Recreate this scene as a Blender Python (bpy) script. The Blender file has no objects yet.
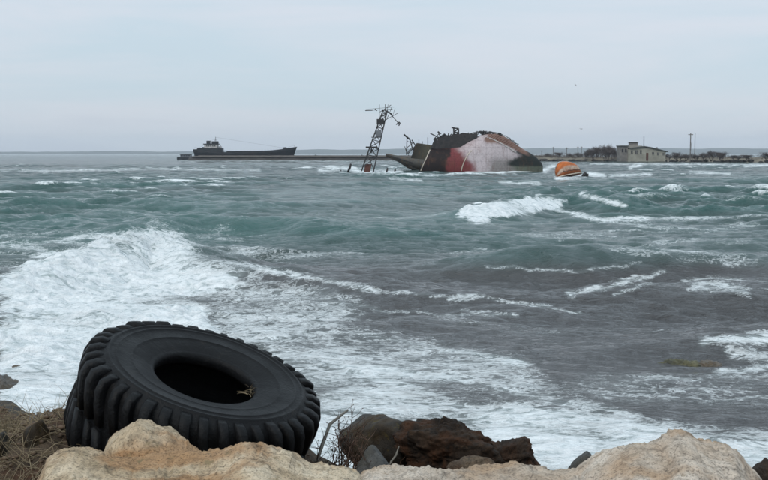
import bpy, bmesh, math, random
import numpy as np
from mathutils import Vector, Matrix

scene = bpy.context.scene
COL = scene.collection
R = math.radians
random.seed(7)
rng = np.random.default_rng(11)

# ------------------------------------------------------------------ camera
CAM_H = 4.5                      # metres above the sea
FPX = 1000.0                     # focal length in photograph pixels (768 wide)
PITCH = math.atan(86.5 / FPX)
cam_data = bpy.data.cameras.new('camera')
cam_data.sensor_width = 36.0
cam_data.lens = FPX * 36.0 / 768.0
cam_data.clip_start = 0.05
cam_data.clip_end = 40000.0
cam = bpy.data.objects.new('camera', cam_data)
cam.location = (0, 0, CAM_H)
cam.rotation_euler = (math.pi / 2 - PITCH, 0, 0)
COL.objects.link(cam)
scene.camera = cam

# ------------------------------------------------------------------ sky and sun (overcast)
SUN_EL, SUN_AZ = R(48), R(215)
world = bpy.data.worlds.new('World'); scene.world = world
world.use_nodes = True
wn, wl = world.node_tree.nodes, world.node_tree.links
wn.clear()
wout = wn.new('ShaderNodeOutputWorld')
sky = wn.new('ShaderNodeTexSky'); sky.sky_type = 'NISHITA'
sky.sun_disc = False; sky.sun_elevation = SUN_EL; sky.sun_rotation = SUN_AZ
sky.air_density = 1.0; sky.dust_density = 1.5
bg_sky = wn.new('ShaderNodeBackground'); bg_sky.inputs[1].default_value = 0.08
wl.new(sky.outputs[0], bg_sky.inputs[0])
tc = wn.new('ShaderNodeTexCoord')
sep = wn.new('ShaderNodeSeparateXYZ'); wl.new(tc.outputs['Generated'], sep.inputs[0])
mp = wn.new('ShaderNodeMapping'); mp.inputs['Scale'].default_value = (1.3, 1.3, 10.0)
wl.new(tc.outputs['Generated'], mp.inputs[0])
cn = wn.new('ShaderNodeTexNoise'); cn.inputs['Scale'].default_value = 1.3
cn.inputs['Detail'].default_value = 7; cn.inputs['Roughness'].default_value = 0.55; cn.inputs['Distortion'].default_value = 0.4
wl.new(mp.outputs[0], cn.inputs['Vector'])
cr = wn.new('ShaderNodeValToRGB')
cr.color_ramp.elements[0].position = 0.34; cr.color_ramp.elements[0].color = (0.515, 0.562, 0.665, 1)
cm_ = cr.color_ramp.elements.new(0.52); cm_.color = (0.655, 0.700, 0.770, 1)
ce_ = cr.color_ramp.elements[2]; ce_.position = 0.70; ce_.color = (0.555, 0.665, 0.745, 1)
el_ = wn.new('ShaderNodeMath'); el_.operation = 'MULTIPLY_ADD'; el_.inputs[1].default_value = 1.5; el_.inputs[2].default_value = -0.10
el_.use_clamp = True; wl.new(sep.outputs['Z'], el_.inputs[0])
bl_ = wn.new('ShaderNodeMath'); bl_.operation = 'ADD'
wl.new(cn.outputs['Fac'], bl_.inputs[0]); wl.new(el_.outputs[0], bl_.inputs[1])
wl.new(bl_.outputs[0], cr.inputs[0])
# an overcast sky is somewhat brighter overhead than at the horizon
up = wn.new('ShaderNodeMath'); up.operation = 'MAXIMUM'; up.inputs[1].default_value = 0.0
wl.new(sep.outputs['Z'], up.inputs[0])
ov = wn.new('ShaderNodeMath'); ov.operation = 'MULTIPLY_ADD'
ov.inputs[1].default_value = 0.55; ov.inputs[2].default_value = 1.0
wl.new(up.outputs[0], ov.inputs[0])
bg_cloud = wn.new('ShaderNodeBackground')
wl.new(cr.outputs[0], bg_cloud.inputs[0]); wl.new(ov.outputs[0], bg_cloud.inputs[1])
wmix = wn.new('ShaderNodeMixShader'); wmix.inputs[0].default_value = 0.86
wl.new(bg_sky.outputs[0], wmix.inputs[1]); wl.new(bg_cloud.outputs[0], wmix.inputs[2])
wl.new(wmix.outputs[0], wout.inputs['Surface'])

sun_data = bpy.data.lights.new('sun', 'SUN')
sun_data.energy = 1.2; sun_data.angle = R(25); sun_data.color = (1.0, 0.96, 0.9)
sun = bpy.data.objects.new('sun', sun_data)
sd = Vector((math.sin(SUN_AZ) * math.cos(SUN_EL), math.cos(SUN_AZ) * math.cos(SUN_EL), math.sin(SUN_EL)))
sun.rotation_euler = sd.to_track_quat('Z', 'Y').to_euler()
sun.location = (-8, -12, 25)
COL.objects.link(sun)

vs = scene.view_settings
vs.view_transform = 'Standard'; vs.look = 'None'; vs.gamma = 1.0; vs.exposure = 0.12
vs.use_curve_mapping = False
scene.render.engine = 'CYCLES'
scene.cycles.use_denoising = True
scene.cycles.use_adaptive_sampling = False
scene.cycles.max_bounces = 6
scene.cycles.diffuse_bounces = 3
scene.cycles.glossy_bounces = 3
scene.cycles.volume_bounces = 1
scene.cycles.caustics_reflective = False
scene.cycles.caustics_refractive = False

# ------------------------------------------------------------------ helpers
CP, SP = math.cos(PITCH), math.sin(PITCH)

def ray(u, v):
    dx, dy = (u - 384) / FPX, -(v - 240) / FPX
    return Vector((dx, CP + dy * SP, -SP + dy * CP))

def at(u, v, Y):
    """the world point at distance Y (metres out to sea) on the line of sight measured in the photograph"""
    d = ray(u, v)
    return Vector((0, 0, CAM_H)) + d * (Y / d.y)

def on(u, v, z=0.0):
    """the world point at height z on that line of sight"""
    d = ray(u, v)
    return Vector((0, 0, CAM_H)) + d * ((z - CAM_H) / d.z)

def hash3(ix, iy, iz, seed):
    h = (ix.astype(np.int64) * 374761393 + iy.astype(np.int64) * 668265263 + iz.astype(np.int64) * 2147483647 + seed * 1274126177) & 0xffffffff
    h = ((h ^ (h >> 13)) * 1274126177) & 0xffffffff
    h = ((h ^ (h >> 16)) * 2246822519) & 0xffffffff
    return ((h ^ (h >> 15)) & 0xffffff).astype(np.float64) / 0xffffff * 2 - 1

def vnoise(p, seed=0):
    p = np.asarray(p, float)
    i = np.floor(p); f = p - i
    f = f * f * f * (f * (f * 6 - 15) + 10)
    ix, iy, iz = i[..., 0], i[..., 1], i[..., 2]
    fx, fy, fz = f[..., 0], f[..., 1], f[..., 2]
    def c(a, b, d): return hash3(ix + a, iy + b, iz + d, seed)
    x00 = c(0,0,0) * (1-fx) + c(1,0,0) * fx; x10 = c(0,1,0) * (1-fx) + c(1,1,0) * fx
    x01 = c(0,0,1) * (1-fx) + c(1,0,1) * fx; x11 = c(0,1,1) * (1-fx) + c(1,1,1) * fx
    y0 = x00 * (1-fy) + x10 * fy; y1 = x01 * (1-fy) + x11 * fy
    return y0 * (1-fz) + y1 * fz

def vnoise2(x, y, seed=0):
    ix, iy = np.floor(x), np.floor(y); fx, fy = x - ix, y - iy
    fx = fx*fx*fx*(fx*(fx*6-15)+10); fy = fy*fy*fy*(fy*(fy*6-15)+10)
    z = np.zeros_like(ix)
    a = hash3(ix, iy, z, seed) * (1-fx) + hash3(ix+1, iy, z, seed) * fx
    b = hash3(ix, iy+1, z, seed) * (1-fx) + hash3(ix+1, iy+1, z, seed) * fx
    return a * (1-fy) + b * fy

def fbm(p, seed=0, octaves=5, lac=2.1, gain=0.5):
    s = 0.0; a = 1.0; p = np.asarray(p, float)
    for o in range(octaves):
        s = s + a * vnoise(p, seed + o * 17); p = p * lac + 3.7; a *= gain
    return s

def fbm2(x, y, seed=0, octaves=4, lac=2.1, gain=0.5):
    s = 0.0; a = 1.0
    for o in range(octaves):
        s = s + a * vnoise2(x, y, seed + o * 17); x = x * lac + 3.7; y = y * lac + 1.3; a *= gain
    return s

def sstep(a, b, x):
    t = np.clip((x - a) / (b - a), 0, 1); return t * t * (3 - 2 * t)

def mesh_np(name, verts, faces, smooth=True):
    """verts (n,3), faces (m,k) arrays -> mesh, fast"""
    verts = np.asarray(verts, np.float32); faces = np.asarray(faces, np.int32)
    m = bpy.data.meshes.new(name); k = faces.shape[1]
    m.vertices.add(len(verts)); m.vertices.foreach_set('co', verts.ravel())
    m.loops.add(faces.size); m.loops.foreach_set('vertex_index', faces.ravel())
    m.polygons.add(len(faces))
    m.polygons.foreach_set('loop_start', np.arange(0, faces.size, k, dtype=np.int32))
    m.polygons.foreach_set('loop_total', np.full(len(faces), k, np.int32))
    m.update(calc_edges=True)
    m.polygons.foreach_set('use_smooth', np.full(len(faces), smooth, bool))
    return m

def mesh_py(name, verts, faces, smooth=False):
    m = bpy.data.meshes.new(name); m.from_pydata([tuple(v) for v in verts], [], faces); m.update()
    if smooth: m.polygons.foreach_set('use_smooth', np.full(len(m.polygons), True, bool))
    return m

def fattr(m, name, vals):
    a = m.attributes.new(name, 'FLOAT', 'POINT'); a.data.foreach_set('value', np.asarray(vals, np.float32).ravel())

def cattr(m, name, cols):
    a = m.attributes.new(name, 'FLOAT_COLOR', 'POINT')
    c = np.ones((len(cols), 4), np.float32); c[:, :3] = cols; a.data.foreach_set('color', c.ravel())

def grid_faces(nu, nv, wrap_v=False):
    i = np.arange(nu - 1)[:, None]; j = np.arange(nv if wrap_v else nv - 1)[None, :]
    a = i * nv + j; b = i * nv + (j + 1) % nv; c = (i + 1) * nv + (j + 1) % nv; d = (i + 1) * nv + j
    return np.stack([a, b, c, d], -1).reshape(-1, 4)

def obj(name, mesh, mat=None, parent=None, loc=None, rot=None, scale=None, matrix=None):
    o = bpy.data.objects.new(name, mesh); COL.objects.link(o)
    if mat is not None and mesh is not None and len(mesh.materials) == 0: mesh.materials.append(mat)
    if parent is not None: o.parent = parent
    if matrix is not None: o.matrix_local = matrix
    if loc is not None: o.location = loc
    if rot is not None: o.rotation_euler = rot
    if scale is not None: o.scale = scale
    return o

def tag(o, label=None, cat=None, group=None, kind=None):
    if label: o['label'] = label
    if cat: o['category'] = cat
    if group: o['group'] = group
    if kind: o['kind'] = kind
    return o

def thing(name, label, cat, loc=(0, 0, 0), group=None):
    o = bpy.data.objects.new(name, None); o.empty_display_size = 0.2; COL.objects.link(o); o.location = loc
    return tag(o, label, cat, group)

def box_verts(x0, x1, y0, y1, z0, z1):
    return [(x0,y0,z0),(x1,y0,z0),(x1,y1,z0),(x0,y1,z0),(x0,y0,z1),(x1,y0,z1),(x1,y1,z1),(x0,y1,z1)]
BOXF = [(0,3,2,1),(4,5,6,7),(0,1,5,4),(1,2,6,5),(2,3,7,6),(3,0,4,7)]

def box(name, x0, x1, y0, y1, z0, z1, mat, parent, bevel=0.0):
    m = mesh_py(name, box_verts(x0, x1, y0, y1, z0, z1), BOXF)
    if bevel:
        bm = bmesh.new(); bm.from_mesh(m)
        bmesh.ops.bevel(bm, geom=list(bm.edges), offset=bevel, segments=2, affect='EDGES', profile=0.5)
        bm.to_mesh(m); bm.free()
    return obj(name, m, mat, parent)

_cyl = {}
def unit_cyl(mat, n=7):
    key = (mat.name, n)
    if key not in _cyl:
        vs_, fs = [], []
        for k in range(n):
            a = 2 * math.pi * k / n; vs_ += [(math.cos(a), math.sin(a), 0), (math.cos(a), math.sin(a), 1)]
        for k in range(n):
            j = (k + 1) % n; fs.append((2*k, 2*j, 2*j+1, 2*k+1))
        fs.append(tuple(range(0, 2*n, 2))[::-1]); fs.append(tuple(range(1, 2*n, 2)))
        m = mesh_py('strut_mesh', vs_, fs); m.materials.append(mat); _cyl[key] = m
    return _cyl[key]

def strut(name, p0, p1, r, mat, parent=None):
    p0, p1 = Vector(p0), Vector(p1); d = p1 - p0
    M = Matrix.Translation(p0) @ d.to_track_quat('Z', 'Y').to_matrix().to_4x4() @ Matrix.Diagonal((r, r, d.length, 1))
    return obj(name, unit_cyl(mat), None, parent, matrix=M)

def tube_arrays(pts, rad, n=5):
    pts = [Vector(p) for p in pts]; V, F = [], []
    ref = Vector((0.31, 0.2, 0.93))
    for i, p in enumerate(pts):
        t = (pts[min(i+1, len(pts)-1)] - pts[max(i-1, 0)]).normalized()
        a = t.cross(ref); a = a.normalized() if a.length > 1e-4 else t.cross(Vector((1, 0, 0))).normalized()
        b = t.cross(a); r = rad[i] if hasattr(rad, '__len__') else rad
        for k in range(n):
            q = 2 * math.pi * k / n; V.append(p + a * (r * math.cos(q)) + b * (r * math.sin(q)))
    for i in range(len(pts) - 1):
        for k in range(n):
            j = (k + 1) % n; F.append((i*n+k, i*n+j, (i+1)*n+j, (i+1)*n+k))
    return V, F

class Soup:
    def __init__(s): s.V, s.F = [], []
    def add(s, V, F):
        o = len(s.V); s.V += [tuple(v) for v in V]; s.F += [tuple(i + o for i in f) for f in F]
    def mesh(s, name, smooth=False): return mesh_py(name, s.V, s.F, smooth)

# ------------------------------------------------------------------ materials
def new_mat(name):
    m = bpy.data.materials.new(name); m.use_nodes = True
    nt = m.node_tree; nt.nodes.clear()
    out = nt.nodes.new('ShaderNodeOutputMaterial'); b = nt.nodes.new('ShaderNodeBsdfPrincipled')
    nt.links.new(b.outputs[0], out.inputs['Surface'])
    return m, nt, b

def node(nt, t, **kw):
    n = nt.nodes.new(t)
    for k, v in kw.items():
        if k in n.inputs.keys() if hasattr(n.inputs, 'keys') else False: n.inputs[k].default_value = v
        else: setattr(n, k, v)
    return n

def noise(nt, vec, scale, detail=5, rough=0.55, dist=0.0, mapscale=None, loc=None):
    if mapscale is not None or loc is not None:
        mpn = nt.nodes.new('ShaderNodeMapping')
        if mapscale is not None: mpn.inputs['Scale'].default_value = mapscale
        if loc is not None: mpn.inputs['Location'].default_value = loc
        nt.links.new(vec, mpn.inputs[0]); vec = mpn.outputs[0]
    n = nt.nodes.new('ShaderNodeTexNoise'); n.inputs['Scale'].default_value = scale
    n.inputs['Detail'].default_value = detail; n.inputs['Roughness'].default_value = rough
    n.inputs['Distortion'].default_value = dist
    nt.links.new(vec, n.inputs['Vector']); return n.outputs['Fac']

def ramp(nt, fac, stops, interp='LINEAR'):
    r = nt.nodes.new('ShaderNodeValToRGB'); r.color_ramp.interpolation = interp
    e = r.color_ramp.elements
    while len(e) < len(stops): e.new(0.5)
    for k, (p, c) in enumerate(stops):
        e[k].position = p; e[k].color = (c, c, c, 1) if isinstance(c, (int, float)) else (*c, 1)
    nt.links.new(fac, r.inputs[0]); return r.outputs[0]

def mix(nt, fac, a, b, mode='MIX'):
    m = nt.nodes.new('ShaderNodeMix'); m.data_type = 'RGBA'; m.blend_type = mode
    for s, v in ((0, fac), (6, a), (7, b)):
        if isinstance(v, (int, float)): m.inputs[s].default_value = v
        elif isinstance(v, tuple): m.inputs[s].default_value = (*v, 1)
        else: nt.links.new(v, m.inputs[s])
    return m.outputs[2]

def math_(nt, op, a, b=None, c=None, clamp=False):
    m = nt.nodes.new('ShaderNodeMath'); m.operation = op; m.use_clamp = clamp
    for k, v in enumerate((a, b, c)):
        if v is None: continue
        if isinstance(v, (int, float)): m.inputs[k].default_value = v
        else: nt.links.new(v, m.inputs[k])
    return m.outputs[0]

def bump(nt, bsdf, height, strength=0.5, dist=0.02, prev=None):
    b = nt.nodes.new('ShaderNodeBump'); b.inputs['Strength'].default_value = strength
    b.inputs['Distance'].default_value = dist; nt.links.new(height, b.inputs['Height'])
    if prev is not None: nt.links.new(prev, b.inputs['Normal'])
    if bsdf is not None: nt.links.new(b.outputs[0], bsdf.inputs['Normal'])
    return b.outputs[0]

def geo_pos(nt): return nt.nodes.new('ShaderNodeNewGeometry').outputs['Position']
def attr(nt, name, out='Fac'):
    a = nt.nodes.new('ShaderNodeAttribute'); a.attribute_name = name; return a.outputs[out]

def simple_mat(name, c1, c2, scale=3.0, rough=0.7, bumpd=0.01, metallic=0.0, bstrength=0.4, spec=0.4):
    m, nt, b = new_mat(name); pos = geo_pos(nt)
    n1 = noise(nt, pos, scale, 6, 0.6)
    nt.links.new(ramp(nt, n1, [(0.3, c1), (0.7, c2)]), b.inputs['Base Color'])
    b.inputs['Roughness'].default_value = rough; b.inputs['Metallic'].default_value = metallic
    b.inputs['Specular IOR Level'].default_value = spec
    if bumpd: bump(nt, b, noise(nt, pos, scale * 4, 5), bstrength, bumpd)
    return m

def rock_mat(name, dark, mid, light, stain, scale=3.0, crack=0.5, bumpd=0.02, rough=0.85, spec=0.25, lich=None):
    m, nt, b = new_mat(name); pos = geo_pos(nt)
    n1 = noise(nt, pos, scale, 7, 0.62, 0.3)
    n2 = noise(nt, pos, scale * 6, 6, 0.65)
    n3 = noise(nt, pos, scale * 0.7, 4, 0.55, 0.8, loc=(5, 3, 1))
    n4 = noise(nt, pos, scale * 30, 3, 0.6)
    col = ramp(nt, n1, [(0.28, dark), (0.47, mid), (0.66, light)])
    col = mix(nt, ramp(nt, n3, [(0.48, 0.0), (0.62, 0.85)]), col, stain)
    sp = ramp(nt, n2, [(0.34, 0.55), (0.52, 1.0), (0.75, 1.12)])
    col = mix(nt, 0.85, col, sp, 'MULTIPLY')
    sp2 = ramp(nt, n4, [(0.36, 0.45), (0.47, 1.0), (0.7, 1.12)])
    col = mix(nt, 0.85, col, sp2, 'MULTIPLY')
    # fine cracks: thin valleys of a distorted noise
    cn_ = noise(nt, pos, scale * 0.45, 3, 0.5, 0.7, loc=(9, 2, 4))
    cd = math_(nt, 'ABSOLUTE', math_(nt, 'SUBTRACT', cn_, 0.5))
    ck = ramp(nt, cd, [(0.0, 0.0), (0.006, 1.0)])
    ck = math_(nt, 'MAXIMUM', ck, 1.0 - crack)
    col = mix(nt, 1.0, col, ck, 'MULTIPLY')
    if lich is not None:
        ln = noise(nt, pos, scale * 4, 6, 0.7, 0.5, loc=(1, 8, 2))
        col = mix(nt, ramp(nt, ln, [(0.58, 0.0), (0.66, 0.85)]), col, lich)
    nt.links.new(col, b.inputs['Base Color'])
    b.inputs['Roughness'].default_value = rough; b.inputs['Specular IOR Level'].default_value = spec
    h = math_(nt, 'ADD', math_(nt, 'MULTIPLY', n2, 0.6), math_(nt, 'MULTIPLY', n4, 0.4))
    h = math_(nt, 'ADD', h, math_(nt, 'MULTIPLY', ck, 0.25))
    bump(nt, b, h, 0.8, bumpd)
    return m

def paint_mat(name, rust=(0.13, 0.055, 0.03), scale=0.6, rustamt=0.5, rough=0.6):
    """vertex-painted hull with rust blooms and streaks"""
    m, nt, b = new_mat(name); pos = geo_pos(nt)
    base = attr(nt, 'paint', 'Color')
    n1 = noise(nt, pos, scale, 7, 0.68, 0.4, mapscale=(1, 1, 0.55))
    n2 = noise(nt, pos, scale * 5, 5, 0.6, 0.2, mapscale=(1, 1, 0.8))
    col = mix(nt, math_(nt, 'MULTIPLY', ramp(nt, n1, [(0.52, 0.0), (0.68, 1.0)]), rustamt), base, rust)
    col = mix(nt, 0.7, col, ramp(nt, n2, [(0.3, 0.6), (0.55, 1.0), (0.8, 1.1)]), 'MULTIPLY')
    sx_ = nt.nodes.new('ShaderNodeSeparateXYZ'); nt.links.new(pos, sx_.inputs[0])
    for ax, per in (('X', 2.6), ('Z', 1.7)):
        fr = math_(nt, 'FRACT', math_(nt, 'DIVIDE', sx_.outputs[ax], per))
        seam = ramp(nt, math_(nt, 'ABSOLUTE', math_(nt, 'SUBTRACT', fr, 0.5)), [(0.0, 0.62), (0.045, 1.0)])
        col = mix(nt, 0.6, col, seam, 'MULTIPLY')
    st_ = noise(nt, pos, 1.6, 4, 0.6, 0.0, mapscale=(0.8, 0.8, 0.16))
    col = mix(nt, math_(nt, 'MULTIPLY', ramp(nt, st_, [(0.55, 0.0), (0.68, 1.0)]), rustamt), col, rust)
    nt.links.new(col, b.inputs['Base Color']); b.inputs['Roughness'].default_value = rough
    b.inputs['Specular IOR Level'].default_value = 0.2
    bump(nt, b, n2, 0.4, 0.05); return m

M = {}
M['limestone'] = rock_mat('ochre_limestone', (0.27, 0.195, 0.115), (0.45, 0.345, 0.23), (0.60, 0.50, 0.37), (0.34, 0.19, 0.09), 2.6, 0.32, 0.022, lich=(0.20, 0.15, 0.08))
M['limestone_pale'] = rock_mat('pale_limestone', (0.36, 0.28, 0.21), (0.49, 0.405, 0.325), (0.60, 0.52, 0.44), (0.38, 0.255, 0.16), 2.6, 0.25, 0.022, lich=(0.27, 0.21, 0.15))
M['dark_rock'] = rock_mat('dark_boulder', (0.011, 0.009, 0.007), (0.026, 0.021, 0.016), (0.055, 0.046, 0.036), (0.045, 0.026, 0.008), 4.0, 0.2, 0.012, 0.62, 0.25, lich=(0.065, 0.048, 0.010))
M['brown_rock'] = rock_mat('rusty_conglomerate', (0.010, 0.007, 0.005), (0.028, 0.018, 0.012), (0.06, 0.036, 0.022), (0.075, 0.030, 0.012), 6.0, 0.3, 0.05, 0.8, 0.25, lich=(0.075, 0.045, 0.026))
M['grey_stone'] = rock_mat('grey_stone', (0.025, 0.025, 0.025), (0.05, 0.05, 0.05), (0.09, 0.088, 0.085), (0.045, 0.04, 0.03), 5.0, 0.2, 0.012, 0.6, 0.35)
M['wet_rock'] = rock_mat('wet_brown_rock', (0.03, 0.026, 0.022), (0.07, 0.056, 0.042), (0.13, 0.10, 0.075), (0.09, 0.06, 0.03), 2.0, 0.2, 0.03, 0.35, 0.5)
M['weed_rock'] = rock_mat('weedy_rock', (0.03, 0.03, 0.022), (0.085, 0.08, 0.042), (0.17, 0.155, 0.08), (0.11, 0.10, 0.045), 2.2, 0.3, 0.05, 0.5, 0.4)
M['earth'] = rock_mat('bank_earth', (0.045, 0.032, 0.022), (0.09, 0.062, 0.042), (0.15, 0.11, 0.075), (0.10, 0.05, 0.028), 5.0, 0.3, 0.03)
M['straw'] = simple_mat('dry_straw', (0.17, 0.125, 0.07), (0.36, 0.29, 0.19), 9.0, 0.85, 0)
M['twig'] = simple_mat('dry_twig', (0.05, 0.03, 0.022), (0.13, 0.075, 0.05), 12.0, 0.85, 0)
M['driftwood'] = simple_mat('grey_driftwood', (0.10, 0.09, 0.075), (0.22, 0.20, 0.17), 14.0, 0.85, 0.004)
M['pebble'] = simple_mat('brown_pebble', (0.06, 0.035, 0.022), (0.17, 0.115, 0.075), 14.0, 0.8, 0.004)
M['iron'] = simple_mat('black_iron', (0.018, 0.018, 0.02), (0.05, 0.042, 0.04), 1.5, 0.7, 0)
M['rust'] = simple_mat('rusted_steel', (0.06, 0.022, 0.016), (0.13, 0.05, 0.035), 1.2, 0.8, 0)
M['grey_steel'] = simple_mat('weathered_grey_steel', (0.09, 0.10, 0.085), (0.18, 0.185, 0.16), 0.8, 0.7, 0)
M['rope'] = simple_mat('pale_rope', (0.45, 0.38, 0.30), (0.62, 0.55, 0.46), 2.0, 0.9, 0)
M['white_paint'] = simple_mat('dirty_white_paint', (0.36, 0.33, 0.32), (0.55, 0.52, 0.50), 0.7, 0.6, 0)
M['black_glass'] = simple_mat('dark_window', (0.012, 0.014, 0.018), (0.02, 0.024, 0.03), 1.0, 0.15, 0)
M['concrete'] = simple_mat('weathered_concrete', (0.22, 0.20, 0.175), (0.36, 0.34, 0.30), 0.5, 0.9, 0)
M['mole_cap'] = simple_mat('dirty_mole_cap', (0.12, 0.105, 0.098), (0.20, 0.18, 0.165), 0.4, 0.9, 0)
M['mole'] = simple_mat('dark_mole_stone', (0.025, 0.022, 0.021), (0.06, 0.052, 0.048), 0.3, 0.9, 0)
M['hull_paint'] = paint_mat('hull_paint', rustamt=0.28)
M['tug_paint'] = paint_mat('tug_paint', (0.12, 0.075, 0.04), 0.9, 0.6)
M['cargo_paint'] = paint_mat('cargo_paint', (0.05, 0.03, 0.03), 0.15, 0.35)
M['boat_paint'] = paint_mat('orange_boat_paint', (0.20, 0.06, 0.02), 1.6, 0.55)
M['plaster'] = simple_mat('cream_plaster', (0.24, 0.225, 0.185), (0.38, 0.36, 0.30), 0.35, 0.9, 0)
M['grey_wall'] = simple_mat('grey_masonry', (0.12, 0.11, 0.105), (0.24, 0.22, 0.20), 0.5, 0.9, 0)
M['slate'] = simple_mat('dark_slate_roof', (0.05, 0.052, 0.05), (0.10, 0.105, 0.095), 0.7, 0.8, 0)
M['bark'] = simple_mat('bare_branches', (0.055, 0.042, 0.04), (0.115, 0.09, 0.085), 0.5, 0.9, 0)
M['scrub'] = simple_mat('bare_scrub', (0.075, 0.06, 0.05), (0.15, 0.125, 0.10), 0.6, 0.9, 0)
M['pole'] = simple_mat('pole_wood', (0.09, 0.08, 0.075), (0.17, 0.155, 0.145), 1.0, 0.8, 0)
M['gull_white'] = simple_mat('gull_feather', (0.16, 0.16, 0.17), (0.24, 0.24, 0.25), 4.0, 0.8, 0)
M['gull_dark'] = simple_mat('gull_wing', (0.05, 0.05, 0.055), (0.09, 0.09, 0.10), 4.0, 0.8, 0)
M['spit'] = simple_mat('spit_ground', (0.085, 0.072, 0.055), (0.20, 0.17, 0.125), 0.12, 0.95, 0)
M['hills'] = simple_mat('distant_hills', (0.06, 0.065, 0.06), (0.11, 0.11, 0.095), 0.004, 0.95, 0)

# rubber
def rubber():
    m, nt, b = new_mat('tyre_rubber'); pos = geo_pos(nt)
    n1 = noise(nt, pos, 5, 7, 0.65); n2 = noise(nt, pos, 60, 5, 0.65); n3 = noise(nt, pos, 14, 6, 0.7, 0.6)
    col = ramp(nt, n1, [(0.3, (0.0028, 0.0028, 0.0032)), (0.7, (0.0075, 0.0078, 0.0088))])
    col = mix(nt, ramp(nt, n3, [(0.60, 0.0), (0.72, 0.6)]), col, (0.034, 0.029, 0.024))
    nt.links.new(col, b.inputs['Base Color'])
    nt.links.new(ramp(nt, n1, [(0.3, 0.30), (0.7, 0.62)]), b.inputs['Roughness'])
    b.inputs['Specular IOR Level'].default_value = 0.16
    bump(nt, b, math_(nt, 'ADD', math_(nt, 'MULTIPLY', n2, 0.5), n3), 0.8, 0.010); return m
M['rubber'] = rubber()

def sea_material():
    m, nt, b = new_mat('sea_water'); pos = geo_pos(nt); L = nt.links
    out = [n for n in nt.nodes if n.type == 'OUTPUT_MATERIAL'][0]
    foam, teal, aer = attr(nt, 'foam'), attr(nt, 'teal'), attr(nt, 'aerated')
    # water body colour: silty near the shore, green in the swell, pale where air is beaten in
    nv = noise(nt, pos, 0.12, 4, 0.6, 0.5, mapscale=(0.5, 1, 1))
    col = mix(nt, teal, (0.064, 0.062, 0.063), (0.026, 0.084, 0.076))
    col = mix(nt, 0.6, col, ramp(nt, nv, [(0.3, 0.7), (0.7, 1.25)]), 'MULTIPLY')
    col = mix(nt, aer, col, (0.36, 0.43, 0.42))
    L.new(col, b.inputs['Base Color'])
    b.inputs['Roughness'].default_value = 0.07; b.inputs['IOR'].default_value = 1.333
    # ripples
    r1 = noise(nt, pos, 1.0, 4, 0.6, 0.6, mapscale=(0.55, 1.5, 1.0))
    r2 = noise(nt, pos, 4.0, 4, 0.6, 0.5, mapscale=(0.6, 1.5, 1.0))
    r3 = noise(nt, pos, 16.0, 3, 0.6, 0.3, mapscale=(0.7, 1.4, 1.0))
    r2 = math_(nt, 'SUBTRACT', 1.0, math_(nt, 'MULTIPLY', math_(nt, 'ABSOLUTE', math_(nt, 'SUBTRACT', r2, 0.5)), 2.6))
    rip = attr(nt, 'ripple')
    h = math_(nt, 'ADD', math_(nt, 'MULTIPLY', r1, 0.10), math_(nt, 'MULTIPLY', r2, 0.06))
    h = math_(nt, 'ADD', h, math_(nt, 'MULTIPLY', r3, 0.02))
    h = math_(nt, 'MULTIPLY', h, rip)
    bump(nt, b, h, 1.0, 1.0)
    # foam: coverage attribute broken up into lace by noise at several sizes
    w1 = noise(nt, pos, 0.55, 6, 0.62, 1.1, mapscale=(0.55, 1.0, 1.0))
    w2 = noise(nt, pos, 2.6, 6, 0.68, 1.4, mapscale=(0.5, 1.0, 1.0))
    w3 = noise(nt, pos, 11.0, 4, 0.65, 0.8, mapscale=(0.7, 1.0, 1.0))
    lace = math_(nt, 'ABSOLUTE', math_(nt, 'SUBTRACT', w2, 0.5))
    lace = ramp(nt, lace, [(0.0, 1.0), (0.055, 0.35), (0.16, 0.0)])
    k = math_(nt, 'ADD', math_(nt, 'MULTIPLY', math_(nt, 'SUBTRACT', w1, 0.5), 1.25), math_(nt, 'MULTIPLY', math_(nt, 'SUBTRACT', w3, 0.5), 1.1))
    k = math_(nt, 'ADD', k, math_(nt, 'MULTIPLY', math_(nt, 'SUBTRACT', w2, 0.5), 1.0))
    k = math_(nt, 'ADD', k, math_(nt, 'MULTIPLY', math_(nt, 'SUBTRACT', lace, 0.3), 0.55))
    gate = math_(nt, 'MULTIPLY', k, ramp(nt, foam, [(0.0, 0.0), (0.12, 1.0)]))
    f = math_(nt, 'ADD', foam, gate)
    fac = ramp(nt, f, [(0.34, 0.0), (0.55, 0.5), (0.95, 1.0)])
    fb = nt.nodes.new('ShaderNodeBsdfPrincipled')
    fcol = ramp(nt, w2, [(0.3, (0.56, 0.63, 0.65)), (0.58, (0.88, 0.90, 0.91))])
    L.new(fcol, fb.inputs['Base Color']); fb.inputs['Roughness'].default_value = 0.9
    fb.inputs['Specular IOR Level'].default_value = 0.1
    w4 = noise(nt, pos, 28.0, 3, 0.6, 0.4)
    fh = math_(nt, 'ADD', math_(nt, 'MULTIPLY', w2, 0.42), math_(nt, 'MULTIPLY', w3, 0.20))
    fh = math_(nt, 'ADD', fh, math_(nt, 'MULTIPLY', w4, 0.05))
    bump(nt, fb, fh, 1.0, 0.30)
    ms = nt.nodes.new('ShaderNodeMixShader')
    L.new(fac, ms.inputs[0]); L.new(b.outputs[0], ms.inputs[1]); L.new(fb.outputs[0], ms.inputs[2])
    L.new(ms.outputs[0], out.inputs['Surface'])
    return m
M['sea'] = sea_material()

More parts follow.
